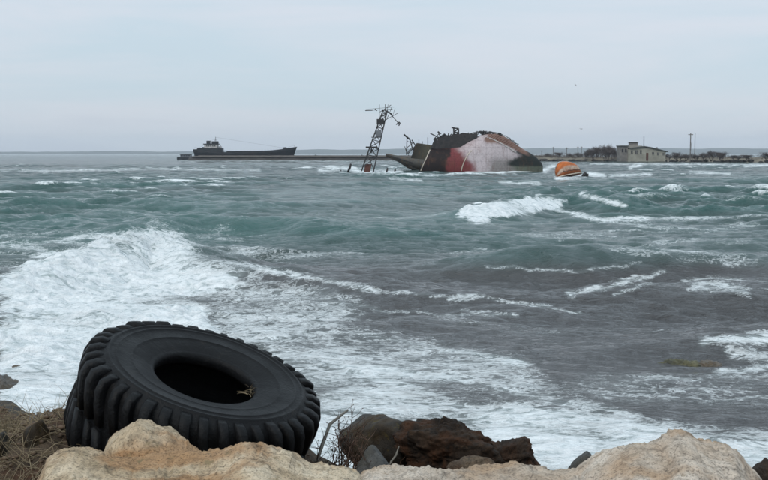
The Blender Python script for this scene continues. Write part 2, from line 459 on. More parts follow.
# ------------------------------------------------------------------ tyre pose (needed by the bank it lies on)
TY_C = at(208, 369, 6.0)                                   # centre of its upper face
_r = ray(203, 380).normalized()
_right = Vector((1, 0, 0)); _upi = _right.cross(_r).normalized(); _ri = _r.cross(_upi).normalized()
TILT, OPEN = R(15.6), 0.41
TY_A = (-_r * OPEN + (_ri * math.sin(TILT) + _upi * math.cos(TILT)) * math.sqrt(1 - OPEN**2)).normalized()
TY_HW = 0.29
TY_O = TY_C - TY_A * TY_HW                                  # tyre centre
TY_B = TY_C - TY_A * (TY_HW * 2)                            # centre of its lower face

# ------------------------------------------------------------------ the bank
def bank_z(x, y):
    x, y = np.asarray(x, float), np.asarray(y, float)
    top = 2.27 + 0.25 * np.log1p(np.exp((-x - 0.5) / 0.4)) * 0.4 * np.clip(1.0 - (np.abs(x) - 4) / 14, 0, 1)
    top = top + 0.35 * sstep(4.0, 0.0, y)
    plane = TY_B.z + 0.03 - (TY_A.x * (x - TY_B.x) + TY_A.y * (y - TY_B.y)) / TY_A.z
    d = np.hypot(x - TY_B.x, y - TY_B.y)
    w = sstep(1.35, 0.75, d)
    top = top * (1 - w) + np.minimum(plane, 2.88) * w
    edge = 6.55 + 0.25 * fbm2(x * 0.8, x * 0 + 3.1, 5, 3)
    edge = np.where(w > 0.01, np.maximum(edge, 6.55), edge)
    fall = np.clip(y - edge, 0, None)
    z = top - 0.62 * fall + 0.012 * np.clip(fall - 3, 0, None) ** 2
    z = np.maximum(z, -1.6) + 0.05 * fbm2(x * 2.2, y * 2.2, 9, 5)
    return z

gx = np.concatenate([np.linspace(-60, -6, 60)[:-1], np.linspace(-6, 6, 220), np.linspace(6, 60, 60)[1:]])
gy = np.concatenate([np.linspace(-40, 2, 30)[:-1], np.linspace(2, 9, 130), np.linspace(9, 26, 70)[1:]])
GX, GY = np.meshgrid(gx, gy, indexing='ij')
gm = mesh_np('ground', np.stack([GX, GY, bank_z(GX, GY)], -1).reshape(-1, 3), grid_faces(len(gx), len(gy))[:, ::-1])
tag(obj('ground', gm, M['earth']), kind='structure')

# ------------------------------------------------------------------ the sea
ys = [9.0]
while ys[-1] < 10000:
    y = ys[-1]
    ys.append(y + (max(0.045, (0.0027 if y < 60 else 0.0034) * y) if y < 420 else 0.012 * y))
ys = np.array(ys); NC = 720
sx = np.linspace(-1, 1, NC)
YY, SS = np.meshgrid(ys, sx, indexing='ij')
XX = SS * (0.60 * YY + 9.0)
step = np.maximum(np.where(YY < 60, 0.0027, 0.0034) * YY, 0.045)

H = np.zeros_like(XX)
warpx = 1.8 * fbm2(XX * 0.05, YY * 0.05, 31, 3); warpy = 1.8 * fbm2(XX * 0.05, YY * 0.05, 47, 3)
chop_amp = 0.50 + 0.85 * sstep(40, 100, YY)
nw = 44
lams = np.exp(np.linspace(np.log(0.9), np.log(9), nw))
for i, lam in enumerate(lams):
    th = -math.pi / 2 + rng.normal(0, 0.48)
    k = 2 * math.pi / lam; a = 0.0075 * lam
    fade = np.clip((lam / step - 2.5) / 3.0, 0, 1)
    ph = k * (math.cos(th) * (XX + warpx) + math.sin(th) * (YY + warpy)) + rng.uniform(0, 6.28)
    s = np.sin(ph)
    H += a * fade * (s + 0.28 * np.cos(2 * ph) * -1.0)
for lam in np.exp(np.linspace(np.log(0.28), np.log(1.3), 18)):
    th = -math.pi / 2 + rng.normal(0, 0.6); k = 2 * math.pi / lam
    fade = np.clip((lam / step - 2.5) / 2.5, 0, 1)
    ph = k * (math.cos(th) * (XX + warpx * .6) + math.sin(th) * (YY + warpy * .6)) + rng.uniform(0, 6.28)
    H += 0.019 * lam * fade * np.sin(ph) * (0.6 + 0.8 * vnoise2(XX * 0.35 / lam, YY * 0.35 / lam, int(lam * 1000)))
for sc_, am in ((4.6, 0.15), (2.4, 0.16), (1.2, 0.13), (0.6, 0.080), (0.32, 0.040)):
    fade = np.clip((sc_ / step - 3) / 4.0, 0, 1)
    n_ = fbm2((XX + warpx) / (sc_ * 1.9) + 0.25 * YY / sc_, (YY + warpy) / sc_, int(sc_ * 100), 2)
    H += am * fade * (np.clip(1 - np.abs(n_) * 1.5, 0, 1) ** 1.6 - 0.3)
patch = 0.75 + 0.5 * fbm2(XX * 0.03, YY * 0.02, 71, 3)
H *= chop_amp * np.clip(patch, 0.3, 1.5)
CH = H.copy(); H0 = H.copy()

def seg_field(pts, X, Y):
    """distance to a polyline, the value interpolated along it, and which side (positive = seaward)"""
    best = np.full(X.shape, 1e9); val = np.zeros(X.shape); side = np.zeros(X.shape)
    for (x0, y0, h0), (x1, y1, h1) in zip(pts[:-1], pts[1:]):
        dx, dy = x1 - x0, y1 - y0; l2 = dx * dx + dy * dy
        t = np.clip(((X - x0) * dx + (Y - y0) * dy) / l2, 0, 1)
        px, py = X - (x0 + t * dx), Y - (y0 + t * dy)
        d = np.hypot(px, py); m_ = d < best
        best = np.where(m_, d, best); val = np.where(m_, h0 + t * (h1 - h0), val)
        side = np.where(m_, np.sign(dx * py - dy * px), side)
    return best, val, side

def swell(pts, front, back):
    global H
    wob = 0.8 * fbm2(XX * 0.22, YY * 0.22, len(pts) * 13 + 5, 3)
    d, h, s = seg_field(pts, XX + wob * 0.5, YY + wob * 0.6)
    wdt = np.where(s > 0, back, front)
    H += h * np.exp(-(d / wdt) ** 2) - 0.16 * h * np.exp(-((d - wdt * 2.1) / (wdt * 0.9)) ** 2)

def crest(pix):                                   # (u, v, height) -> (x, y, height) on the water
    return [(on(u, v, h).x, on(u, v, h).y, h) for u, v, h in pix]

W1 = crest([(-120, 300, .15), (-40, 288, .3), (20, 270, .6), (65, 256, .85), (110, 245, 1.1), (152, 233, 1.25), (178, 245, .95), (205, 258, .6), (290, 272, .42), (375, 288, .30), (470, 300, .18), (580, 309, .05)])
W2 = crest([(430, 221, .1), (460, 213, .5), (485, 204, 1.0), (530, 196, 1.1), (565, 195, 1.05), (595, 198, .85), (640, 206, .6), (720, 210, .35), (820, 212, .15)])
W3 = crest([(330, 268, .1), (430, 260, .3), (520, 252, .75), (600, 246, .95), (690, 250, .8), (800, 256, .7), (900, 260, .2)])
W4 = crest([(60, 236, .1), (140, 222, .6), (200, 214, .85), (290, 217, .8), (380, 228, .6), (470, 238, .2), (540, 243, .05)])
W5 = crest([(560, 352, .05), (650, 344, .2), (720, 334, .34), (800, 326, .36), (900, 322, .3)])
W6 = crest([(570, 194, .3), (590, 191, .9), (630, 203, .5), (680, 210, .1)])
W7 = crest([(-150, 205, .5), (0, 203, .5), (120, 199, .5), (260, 204, .45), (420, 198, .4), (600, 188, .4), (800, 190, .45), (1000, 186, .4)])
W8 = crest([(560, 300, .05), (640, 288, .38), (720, 283, .5), (820, 280, .45), (900, 276, .2)])
W9 = crest([(-150, 182, .4), (60, 186, .45), (240, 184, .4), (460, 181, .4), (700, 180, .45), (1000, 178, .4)])
for w_, fr, bk in ((W1, 1.5, 2.6), (W2, 1.7, 3.0), (W3, 1.8, 3.5), (W4, 2.0, 3.6), (W5, 0.8, 1.6), (W6, 1.2, 2.0), (W7, 3.0, 5.0), (W8, 1.1, 2.2), (W9, 4, 6)):
    swell(w_, fr, bk)

# ---- foam coverage, laid down on the water in world coordinates
fx, fy = XX / YY, (CAM_H - H) / YY                        # bearing and grazing slope: softness grows with distance like the swell's own scale
def to_f(u, v):
    p = on(u, v, 0.0); return p.x / p.y, 4.5 / p.y
foam = np.zeros_like(XX)
ed = 0.014 * fbm2(XX * 0.35, YY * 0.25, 91, 5) + 0.006 * fbm2(XX * 1.7, YY * 1.2, 93, 4)
ed = ed * np.clip(32 / YY, 0.12, 1)

def poly(pix, val, soft):
    global foam
    P = [to_f(u, v) for u, v in pix]
    X, Y = fx + ed, fy + ed * 0.6
    inside = np.zeros(X.shape, bool); dist = np.full(X.shape, 1e9)
    for (x0, y0), (x1, y1) in zip(P, P[1:] + P[:1]):
        c = ((y0 > Y) != (y1 > Y)) & (X < (x1 - x0) * (Y - y0) / (y1 - y0 + 1e-12) + x0); inside ^= c
        dx, dy = x1 - x0, y1 - y0; t = np.clip(((X - x0) * dx + (Y - y0) * dy) / (dx*dx + dy*dy + 1e-15), 0, 1)
        dist = np.minimum(dist, np.hypot(X - x0 - t * dx, Y - y0 - t * dy))
    sd_ = np.where(inside, dist, -dist) / (soft / FPX)
    foam = np.maximum(foam, val * sstep(-1, 1, sd_))

def line(pix, width, val):
    global foam
    P = [to_f(u, v) for u, v in pix]; X, Y = fx + ed * 0.5, fy + ed * 0.35
    dist = np.full(X.shape, 1e9)
    for (x0, y0), (x1, y1) in zip(P[:-1], P[1:]):
        dx, dy = x1 - x0, y1 - y0; t = np.clip(((X - x0) * dx + (Y - y0) * dy) / (dx*dx + dy*dy + 1e-15), 0, 1)
        dist = np.minimum(dist, np.hypot(X - x0 - t * dx, Y - y0 - t * dy))
    foam = np.maximum(foam, val * np.exp(-(dist / (width / FPX)) ** 2))

poly([(-60, 420), (-20, 345), (6, 300), (30, 262), (66, 246), (108, 234), (150, 222), (180, 234), (200, 254), (232, 272), (262, 281), (238, 294),
      (206, 306), (206, 322), (232, 342), (262, 356), (272, 372), (288, 390), (318, 405), (340, 420), (320, 520), (60, 520), (-60, 520)], 0.97, 12)
poly([(250, 296), (330, 312), (420, 340), (520, 358), (535, 372), (575, 402), (440, 392), (340, 395), (280, 340)], 0.38, 14)
poly([(200, 290), (300, 286), (360, 300), (330, 325), (360, 350), (340, 390), (260, 390), (220, 340)], 0.45, 14)
poly([(290, 430), (330, 395), (390, 388), (440, 398), (500, 408), (560, 408), (612, 420), (690, 428), (770, 434), (900, 440), (900, 620), (250, 620)], 0.82, 12)
poly([(457, 218), (468, 209), (500, 202), (540, 196.5), (564, 197), (556, 205), (545, 212), (510, 217), (480, 220)], 0.98, 2.5)
for pix, wd, v in (
    ([(345, 366), (400, 372), (470, 380)], 9, .72), ([(440, 352), (480, 356), (522, 363)], 6, .70), ([(195, 262), (260, 270), (375, 289)], 4.5, .66),
    ([(375, 289), (430, 296), (490, 300)], 2.2, .42), ([(330, 330), (380, 338), (430, 350)], 6, .62), ([(300, 352), (360, 372), (440, 400)], 10, .62),
    ([(450, 372), (520, 392), (600, 412)], 8, .60), ([(566, 292), (600, 284), (640, 276), (668, 274)], 3.2, .58), ([(610, 292), (650, 282)], 3, .4),
    ([(690, 286), (715, 283), (742, 288)], 6, .72), ([(450, 300), (520, 303), (570, 305)], 2.2, .48), ([(706, 346), (735, 342), (790, 336)], 5, .64),
    ([(716, 374), (750, 370), (800, 366)], 5, .66), ([(735, 352), (790, 362)], 9, .46), ([(640, 376), (700, 378), (800, 377)], 2.5, .55),
    ([(546, 205), (570, 214), (600, 219), (650, 221)], 2.2, .72), ([(583, 195), (605, 201), (626, 207)], 2.4, .85),
    ([(640, 221), (700, 218), (790, 214)], 2.2, .36), ([(600, 223), (680, 228), (760, 226)], 2, .42), ([(0, 244), (30, 246), (58, 252)], 5, .55),
    ([(-40, 300), (10, 298), (40, 290)], 5, .5), ([(0, 170), (60, 171), (150, 169), (260, 170)], 1.3, .46), ([(320, 170), (345, 168), (362, 172), (400, 172)], 2.2, .75),
    ([(466, 172), (500, 172), (545, 170)], 1.8, .85), ([(545, 171), (552, 166), (570, 167)], 2.2, .7), ([(556, 178), (572, 178), (590, 174), (604, 176)], 2.0, .8),
    ([(630, 168), (640, 165)], 1.8, .8), ([(745, 166), (768, 165)], 1.5, .7), ([(590, 164), (680, 164.5), (800, 165.5)], 0.9, .55),
    ([(415, 174), (440, 175), (470, 173)], 1.4, .55), ([(180, 160.6), (420, 161)], 0.5, .45),
    ([(390, 178), (420, 180)], 1.5, .5), ([(500, 182), (540, 184)], 1.6, .6), ([(610, 176), (650, 174)], 1.6, .62), ([(690, 172), (730, 174)], 1.4, .6),
    ([(560, 241), (640, 232), (720, 230)], 2, .30), ([(480, 262), (560, 268), (640, 262)], 2, .34), ([(330, 300), (420, 312), (520, 318)], 2.5, .36),
    ([(520, 405), (580, 402), (640, 420)], 7, .5), ([(620, 392), (680, 396)], 2, .4), ([(700, 400), (768, 398)], 2.5, .42)):
    line(pix, wd * (0.8 if pix[0][1] > 225 else 1.0), v * (0.9 if pix[0][1] > 225 else 0.95))

# whitecaps where the chop peaks out at sea
sig = CH[(YY > 90) & (YY < 300)].std()
gust = fbm2(XX * 0.045, YY * 0.035, 57, 3)
cap = sstep(2.25, 3.2, CH / sig + 0.6 * gust) * sstep(60, 130, YY)
foam = np.maximum(foam, 0.80 * cap)
# thin old foam streaks in the near swell
foam = np.maximum(foam, 0.26 * sstep(0.2, 0.9, fbm2(XX * 0.10, YY * 0.22, 15, 4)) * sstep(110, 30, YY))

foam *= np.clip(0.86 + 0.30 * fbm2(XX * 0.16 + 3, YY * 0.30, 41, 4) + 0.16 * fbm2(XX * 0.9, YY * 0.5, 43, 3), 0.35, 1.06)
# beaten foam stands up in lumps
lump = np.clip(foam - 0.55, 0, 1) * 2.2
H += lump * (0.13 * fbm2(XX * 0.9, YY * 0.9, 21, 4) + 0.10 * np.abs(fbm2(XX * 2.4, YY * 2.4, 23, 3))) * sstep(170, 60, YY)
d1, h1, s1 = seg_field(W1, XX, YY)
H += sstep(2.2, 0.4, d1) * np.clip(h1 - 0.5, 0, 1) * 0.34 * np.clip(fbm2(XX * 1.2, YY * 1.2, 77, 4), -0.5, 1)
# the last metres run up a shallow shelf
H *= 0.35 + 0.65 * sstep(11, 24, YY)

teal = sstep(30, 52, YY) * 0.78 + 0.22 * fbm2(XX * 0.05, YY * 0.03, 35, 4)
teal = teal + 0.6 * sstep(0.1, 0.7, H) * sstep(25, 42, YY) - 0.15 * sstep(150, 300, YY)
aer = np.clip(foam, 0, 1) ** 1.4 * 0.8
teal, aer = np.clip(teal, 0, 1), np.clip(aer, 0, 1)
ripple = 0.95 + 0.3 * sstep(50, 130, YY) + 0.3 * fbm2(XX * 0.06, YY * 0.05, 61, 3)
ripple = np.clip(ripple, 0.2, 1.5) * (1 + 3.5 * sstep(90, 300, YY))

sm = mesh_np('sea', np.stack([XX, YY, H], -1).reshape(-1, 3), grid_faces(len(ys), NC)[:, ::-1])
for nme, v in (('foam', foam), ('teal', teal), ('aerated', aer), ('ripple', ripple)): fattr(sm, nme, v)
tag(obj('sea', sm, M['sea']), kind='structure')

# spray thrown up off the breaking crests
def drop_cloud(name, pts, rad):
    base_v = np.array([(1,0,0),(-1,0,0),(0,1,0),(0,-1,0),(0,0,1),(0,0,-1)], float)
    base_f = np.array([(0,2,4),(2,1,4),(1,3,4),(3,0,4),(2,0,5),(1,2,5),(3,1,5),(0,3,5)])
    V = (pts[:, None, :] + base_v[None] * rad[:, None, None]).reshape(-1, 3)
    F = (base_f[None] + 6 * np.arange(len(pts))[:, None, None]).reshape(-1, 3)
    return mesh_np(name, V, F, True)
M['spray'] = simple_mat('spray_drops', (0.75, 0.78, 0.8), (0.85, 0.87, 0.88), 5, 0.6, 0)
sp_pts, sp_r = [], []
for W, n, hmin in ((W1, 4200, 0.7), (W2, 900, 0.8)):
    seg = [p for p in W if p[2] >= hmin]
    for _ in range(n):
        i = random.randrange(len(seg) - 1); t = random.random(); a, b_ = seg[i], seg[i + 1]
        up_ = abs(random.gauss(0, 0.05 + 0.20 * max(0, float(vnoise(np.array([(a[0] + t * (b_[0] - a[0])) * .9, 3.3, 1.1]), 3))))); hh = a[2] + t * (b_[2] - a[2])
        sp_pts.append((a[0] + t * (b_[0] - a[0]) + random.gauss(0, .35), a[1] + t * (b_[1] - a[1]) + random.gauss(-.1, .5), hh + up_ - 0.08))
        sp_r.append(random.uniform(0.003, 0.010))
tag(obj('spray', drop_cloud('spray', np.array(sp_pts), np.array(sp_r)), M['spray']), 'white spray flying off the breaking wave crests', 'spray', kind='stuff')

# ------------------------------------------------------------------ far land
def hills(Yh, prof):
    us = np.linspace(-700, 1500, 260)
    vv = np.interp(us, [p[0] for p in prof], [p[1] for p in prof])
    rows = []
    for f, g in ((-900, 0), (-500, .45), (-150, .9), (0, 1), (400, .8), (900, -.1)):
        x = (us - 384) / FPX * Yh; z = np.maximum((153.5 - vv) / FPX * Yh + CAM_H + 4 * fbm2(us * 0.05, us * 0, 3, 4), -2) * g
        z = np.where(g > 0, z, -2 + 0 * z)
        rows.append(np.stack([x, np.full_like(x, Yh + f), z], -1))
    V = np.stack(rows, 0).reshape(-1, 3)
    return mesh_np('hills', V, grid_faces(len(rows), len(us)))
tag(obj('hills', hills(8600, [(-700, 151.8), (0, 151.8), (200, 151.2), (350, 149.5), (540, 148.3), (768, 148.6), (1500, 149)]), M['hills']), kind='structure')

# spit on the right
spx = np.linspace(-30, 420, 260); spy = np.linspace(0, 1, 30)
SX, ST = np.meshgrid(spx, spy, indexing='ij')
front = np.interp(SX, [-30, 60, 90, 200, 420], [650, 640, 585, 500, 460]) + 5 * fbm2(SX * 0.06, SX * 0, 8, 4)
backe = front + np.interp(SX, [-30, 60, 120, 420], [14, 20, 130, 170])
SYY = front + (backe - front) * ST
SZ = 2.6 * sstep(0, 0.10, ST) * sstep(1.0, 0.9, ST) - 0.8 + 0.45 * fbm2(SX * 0.2, SYY * 0.2, 4, 4) * sstep(0.02, 0.1, ST)
tag(obj('spit', mesh_np('spit', np.stack([SX, SYY, SZ], -1).reshape(-1, 3), grid_faces(len(spx), len(spy))[:, ::-1]), M['spit']), kind='structure')

def rock_arrays(seed, sub=3, facets=12, p=9, rough=0.12, fine=0.05, ffreq=7.0, flat=0.0):
    bm = bmesh.new(); bmesh.ops.create_icosphere(bm, subdivisions=sub, radius=1.0)
    d = np.array([v.co[:] for v in bm.verts]); F = [tuple(v.index for v in f.verts) for f in bm.faces]; bm.free()
    d /= np.linalg.norm(d, axis=1)[:, None]
    g = np.random.default_rng(seed); n = g.normal(size=(facets, 3)); n /= np.linalg.norm(n, axis=1)[:, None]
    dist = g.uniform(0.72, 1.0, facets)
    q = np.maximum(d @ n.T, 0.02) / dist[None]
    r = (q ** p).sum(1) ** (-1 / p); r = np.minimum(r, 1.35)
    r *= 1 + rough * fbm(d * 1.7 + seed, seed, 4)
    if fine: r *= 1 + fine * fbm(d * ffreq + seed, seed + 5, 5, 2.2, 0.6)
    v = d * r[:, None]
    ext = v.max(0) - v.min(0); cen = (v.max(0) + v.min(0)) / 2
    return (v - cen) / (ext / 2), np.array(F)

def place_rock(name, label, mat, u0, u1, v0, v1, Y, depth, seed, sub=5, sink=0.0, cat='rock', group=None, rotz=0.0, Yfoot=None, **kw):
    """a boulder whose outline spans the given sight lines at distance Y; depth in metres"""
    V, F = rock_arrays(seed, sub, **kw)
    a, b_ = at(u0, v0, Y), at(u1, v1, Y)
    zt, zb = a.z, b_.z - sink
    V = V * np.array([(b_.x - a.x) / 2, depth / 2, (zt - zb) / 2])
    o = obj(name, mesh_np(name, V, F), mat, loc=((a.x + b_.x) / 2, Y, (zt + zb) / 2))
    return tag(o, label, cat, group)

# breakwater: a low concrete mole with a rubble foot
bw = thing('breakwater', 'long low dark stone breakwater with a pale concrete cap behind the wrecks', 'breakwater', (0, 652, 0))
x0, x1 = (190 - 384) * 0.64, (560 - 384) * 0.64
nsl = 26
for i in range(nsl):
    a = x0 + (x1 - x0) * i / nsl; b_ = x0 + (x1 - x0) * (i + 1) / nsl
    box('cap_slab', a + .05, b_ - .05, -4.2, 4.2, 2.0 + random.uniform(-.08, .08), 2.7 + random.uniform(-.12, .12), M['mole_cap'], bw)
bx_ = np.linspace(x0 - 2, x1, 200); bt = np.linspace(0, 1, 9)
BX, BT = np.meshgrid(bx_, bt, indexing='ij')
BY = -9 + 18 * BT; BZ = -1 + 3.05 * np.clip(1.4 - np.abs(BT - .5) * 2.6, 0, 1) + 0.35 * fbm2(BX * 0.5, BY * 0.5, 2, 3) * (np.abs(BT - .5) > .2)
obj('rubble_mound', mesh_np('rubble_mound', np.stack([BX, BY, BZ], -1).reshape(-1, 3), grid_faces(200, 9)[:, ::-1]), M['mole'], bw)
box('parapet', x0 + 3, x1, 2.6, 3.4, 2.65, 3.2, M['mole_cap'], bw)
for i in range(6):
    strut('bollard', (x0 + 20 + i * 30, -3, 3), (x0 + 20 + i * 30, -3, 3.7), .3, M['iron'], bw)

# ------------------------------------------------------------------ hull lofting
def loft(name, rings, mat, parent, cols=None, smooth=True, caps=True):
    A = np.array(rings); ns, nr = A.shape[:2]
    F = grid_faces(ns, nr, True); m = None
    V = A.reshape(-1, 3)
    m = bpy.data.meshes.new(name)
    faces = [tuple(f) for f in F]
    if caps: faces += [tuple(range(nr))[::-1], tuple(range((ns - 1) * nr, ns * nr))]
    m.from_pydata(V.tolist(), [], faces); m.update()
    bm = bmesh.new(); bm.from_mesh(m); bmesh.ops.recalc_face_normals(bm, faces=bm.faces); bm.to_mesh(m); bm.free()
    if smooth: m.polygons.foreach_set('use_smooth', np.array([len(p.vertices) == 4 for p in m.polygons]))
    if cols is not None: cattr(m, 'paint', np.asarray(cols).reshape(-1, 3))
    return obj(name, m, mat, parent)

# ------------------------------------------------------------------ cargo ship behind the breakwater
YS = 760.0; K = YS / FPX
ship = thing('cargo_ship', 'dark low cargo ship with raised bow moored behind the breakwater', 'cargo ship', ((246 - 384) * K, YS, 0))
def SXu(u): return (u - 246) * K
def SZv(v): return at(246, v, YS).z
st_u = [194.5, 197, 202, 212, 225, 240, 258, 272, 282, 289, 294, 297.6]
deckv = [150.6, 150.4, 150.4, 151.0, 152.3, 152.2, 151.6, 150.6, 149.4, 148.2, 147.4, 146.9]
halfb = [3.4, 4.6, 5.6, 6.2, 6.4, 6.4, 6.3, 5.8, 4.6, 3.0, 1.5, 0.25]
footu = [197.5, 199, 203, 212, 225, 240, 258, 271, 280, 286, 290, 292.5]
rings, cols = [], []
for u, fu, dv, hb in zip(st_u, footu, deckv, halfb):
    zt = SZv(dv); ring, c = [], []
    for y_, t in ((-1, 1), (-1, .72), (-.99, .45), (-.95, .2), (-.85, 0), (-.5, -.25), (0, -.3), (.5, -.25), (.85, 0), (.95, .2), (.99, .45), (1, .72), (1, 1)):
        z = zt * t if t > 0 else 6 * t
        x = SXu(fu) + (SXu(u) - SXu(fu)) * max(t, 0)
        ring.append((x, y_ * hb, z)); c.append((0.007, 0.009, 0.013) if z > 1.6 else (0.045, 0.022, 0.021))
    rings.append(ring); cols.append(c)
loft('hull', rings, M['cargo_paint'], ship, cols)
M['ship_dark'] = simple_mat('ship_dark_steel', (0.008, 0.009, 0.012), (0.02, 0.022, 0.027), 0.3, 0.6, 0)
M['ship_grey'] = simple_mat('ship_grey_steel', (0.12, 0.125, 0.14), (0.2, 0.205, 0.22), 0.3, 0.6, 0)
def sbox(name, u0, u1, v0, v1, hy, mat, parent=ship): return box(name, SXu(u0), SXu(u1), -hy, hy, SZv(v1), SZv(v0), mat, parent)
sbox('deckhouse', 199, 223.5, 148.2, 152.5, 4.6, M['ship_dark'])
br = sbox('bridge', 206.0, 218.6, 144.6, 148.25, 4.0, M['white_paint'])
for i in range(5):
    u = 208 + i * 2.0
    box('window', SXu(u), SXu(u + 1.1), -4.06, -3.9, SZv(146.6), SZv(145.5), M['black_glass'], br)
sbox('bridge_roof', 205.0, 220.0, 143.8, 144.62, 4.4, M['ship_dark'])
sbox('funnel', 207.6, 211.0, 140.9, 143.9, 1.2, M['ship_dark'])
sbox('equipment_box', 212.8, 219.2, 141.4, 143.9, 1.6, M['ship_dark'])
sbox('lifeboat', 219.5, 222.4, 146.6, 147.8, 1.2, M['white_paint'])
sbox('aft_platform', 195.0, 200.4, 149.4, 150.7, 4.2, M['ship_dark'])
sbox('winch', 203, 205.5, 147.2, 148.7, 1.4, M['ship_dark'])
sbox('hatch_coaming', 228, 268, 151.0, 152.4, 4.2, M['ship_dark'])
sbox('forecastle_winch', 284, 287, 147.4, 149.0, 1.3, M['ship_dark'])
for (ua, va, ub, vb, r) in ((216.6, 144.3, 216.6, 137.0, .16), (214.8, 140.2, 218.4, 140.2, .1), (211.5, 144.3, 211.5, 140.5, .1), (216.6, 139, 213.6, 144, .06),
                            (219.4, 148.6, 221.2, 145.6, .14), (221.2, 145.6, 222.4, 148.6, .12), (295, 147.4, 295, 144.9, .08)):
    strut('mast' if r > .15 else 'spar', (SXu(ua), 0, SZv(va)), (SXu(ub), 0, SZv(vb)), r, M['ship_dark'], ship)
for (ua, va, ub, vb) in ((216.6, 137.4, 288, 148.6), (216.6, 138.4, 196, 150.2), (295, 145, 286, 148.6)):
    strut('stay', (SXu(ua), 0, SZv(va)), (SXu(ub), 0, SZv(vb)), .035, M['ship_dark'], ship)
for i in range(22):
    u = 226 + i * 2.9; v = np.interp(u, st_u, deckv)
    strut('railing_post', (SXu(u), -6.0, SZv(v)), (SXu(u), -6.0, SZv(v) + 1.1), .05, M['ship_dark'], ship)
strut('railing_bar', (SXu(196), -5.2, SZv(147.9)), (SXu(203), -5.2, SZv(147.9)), .07, M['ship_dark'], ship)

# barge moored at the seaward end of the breakwater
bg = thing('work_barge', 'small flat work barge lying astern of the dark cargo ship', 'barge', ((187 - 384) * .72, 720, 0))
kb = .72
box('hull', -8.5 * kb, 10.5 * kb, -3.5, 3.5, -0.8, 2.0, M['ship_dark'], bg, 0.3)
box('deckhouse', -5.5 * kb, 5.0 * kb, -2.2, 2.2, 1.95, 3.6, M['ship_grey'], bg)
box('roof', -6.0 * kb, 5.4 * kb, -2.6, 2.6, 3.6, 3.85, M['ship_dark'], bg)
for i in range(4): box('window', (-4.6 + i * 2.4) * kb, (-3.4 + i * 2.4) * kb, -2.24, -2.1, 2.5, 3.2, M['black_glass'], bg)
strut('mast', (8 * kb, 0, 2), (8 * kb, 0, 4.6), .1, M['ship_dark'], bg)

# ------------------------------------------------------------------ capsized ship
YW = 243.0; KW = YW / FPX
wx = lambda u: (u - 480) * KW
wz = lambda v: at(480, v, YW).z
wreck = thing('capsized_ship', 'capsized ship on its side showing a red and dirty white hull', 'shipwreck', ((480 - 384) * KW, YW + 4, 0))
us = np.linspace(420, 545, 150)
top_u = [420, 431, 445, 452, 460, 470, 480, 490, 500, 508, 516, 525, 533, 539, 543, 545]
top_v = [147.4, 147.0, 146.6, 146.0, 140.5, 135.6, 133.4, 133.3, 135.2, 139.0, 143.6, 149.2, 153.8, 158.2, 162.4, 166.0]
NR = 96
rings, cols = [], []
gg = np.random.default_rng(3)
for u in us:
    s = (u - 420) / 125.0
    zt = wz(np.interp(u, top_u, top_v)); zc = 0.6
    b = 5.2 * (1 - s ** 3.2) ** 0.6 * (0.82 + 0.18 * math.sin(math.pi * min(s * 1.4, 1))) + 0.15
    ring, c = [], []
    for k in range(NR):
        a = 2 * math.pi * k / NR
        ca, sa = math.cos(a), math.sin(a)
        e = 0.82
        yy_ = b * math.copysign(abs(ca) ** e, ca); zz = zc + (zt - zc) * math.copysign(abs(sa) ** 0.9, sa) if sa > 0 else zc - 3.0 * abs(sa) ** 0.9
        sh = 0.50 * (1 - min(s * 1.25, 1)) ** 1.0 * max(zz, 0)
        x = wx(u) + sh * (1 - 0.0)
        ring.append((x, yy_, zz))
        h = max(zz, 0) / 6.5
        ue = 480 + x / KW + 3.2 * float(vnoise(np.array([x * .6, yy_ * .6, zz * .6]), 4)) + 1.8 * float(vnoise(np.array([x * 1.9, yy_ * 1.9, zz * 1.2]), 8))
        vh = 170 - max(zz, 0) / KW                 # height up the hull
        wine, red, pale = np.array((0.012, 0.006, 0.006)), np.array((0.17, 0.034, 0.036)), np.array((0.50, 0.43, 0.44))
        dark, green, brown = np.array((0.018, 0.022, 0.020)), np.array((0.115, 0.125, 0.095)), np.array((0.20, 0.115, 0.09))
        t1 = float(sstep(-1.5, 1.5, ue - (446 + (170 - vh) * 0.24)))
        t2 = float(sstep(-6, 7, ue - (474 - (170 - vh) * 0.62)))
        col = wine * (1 - t1) + red * t1
        col = col * (1 - t2) + pale * t2
        pink = math.exp(-((ue - 462) / 12) ** 2) * float(sstep(152, 138, vh)) * 0.5
        col = col * (1 - pink) + np.array((0.36, 0.24, 0.24)) * pink
        gr = float(sstep(-4, 7, ue - 488)) * float(sstep(152, 162, vh)) * 0.7
        col = col * (1 - gr) + np.array((0.13, 0.125, 0.11)) * gr
        gr2 = float(sstep(-5, 6, ue - 512)) * float(sstep(160, 165, vh))
        col = col * (1 - gr2) + green * gr2
        dk = float(sstep(-3, 4, ue - (513 + 6 * math.sin((vh - 150) * .4)))) * float(sstep(147.5, 150.5, vh)) * float(sstep(165.5, 163.5, vh))
        col = col * (1 - dk) + dark * dk
        # topmost strake of rusty side plating
        br_ = float(sstep(0.66, 0.76, sa)) * float(sstep(480, 490, ue)) * float(sstep(531, 522, ue)) if sa > 0 else 0
        col = col * (1 - br_) + brown * br_
        c.append(col)
    rings.append(ring); cols.append(c)
loft('hull', rings, M['hull_paint'], wreck, cols)
def wpt(u, v, dy=-4.0): return Vector((wx(u), dy, wz(v)))
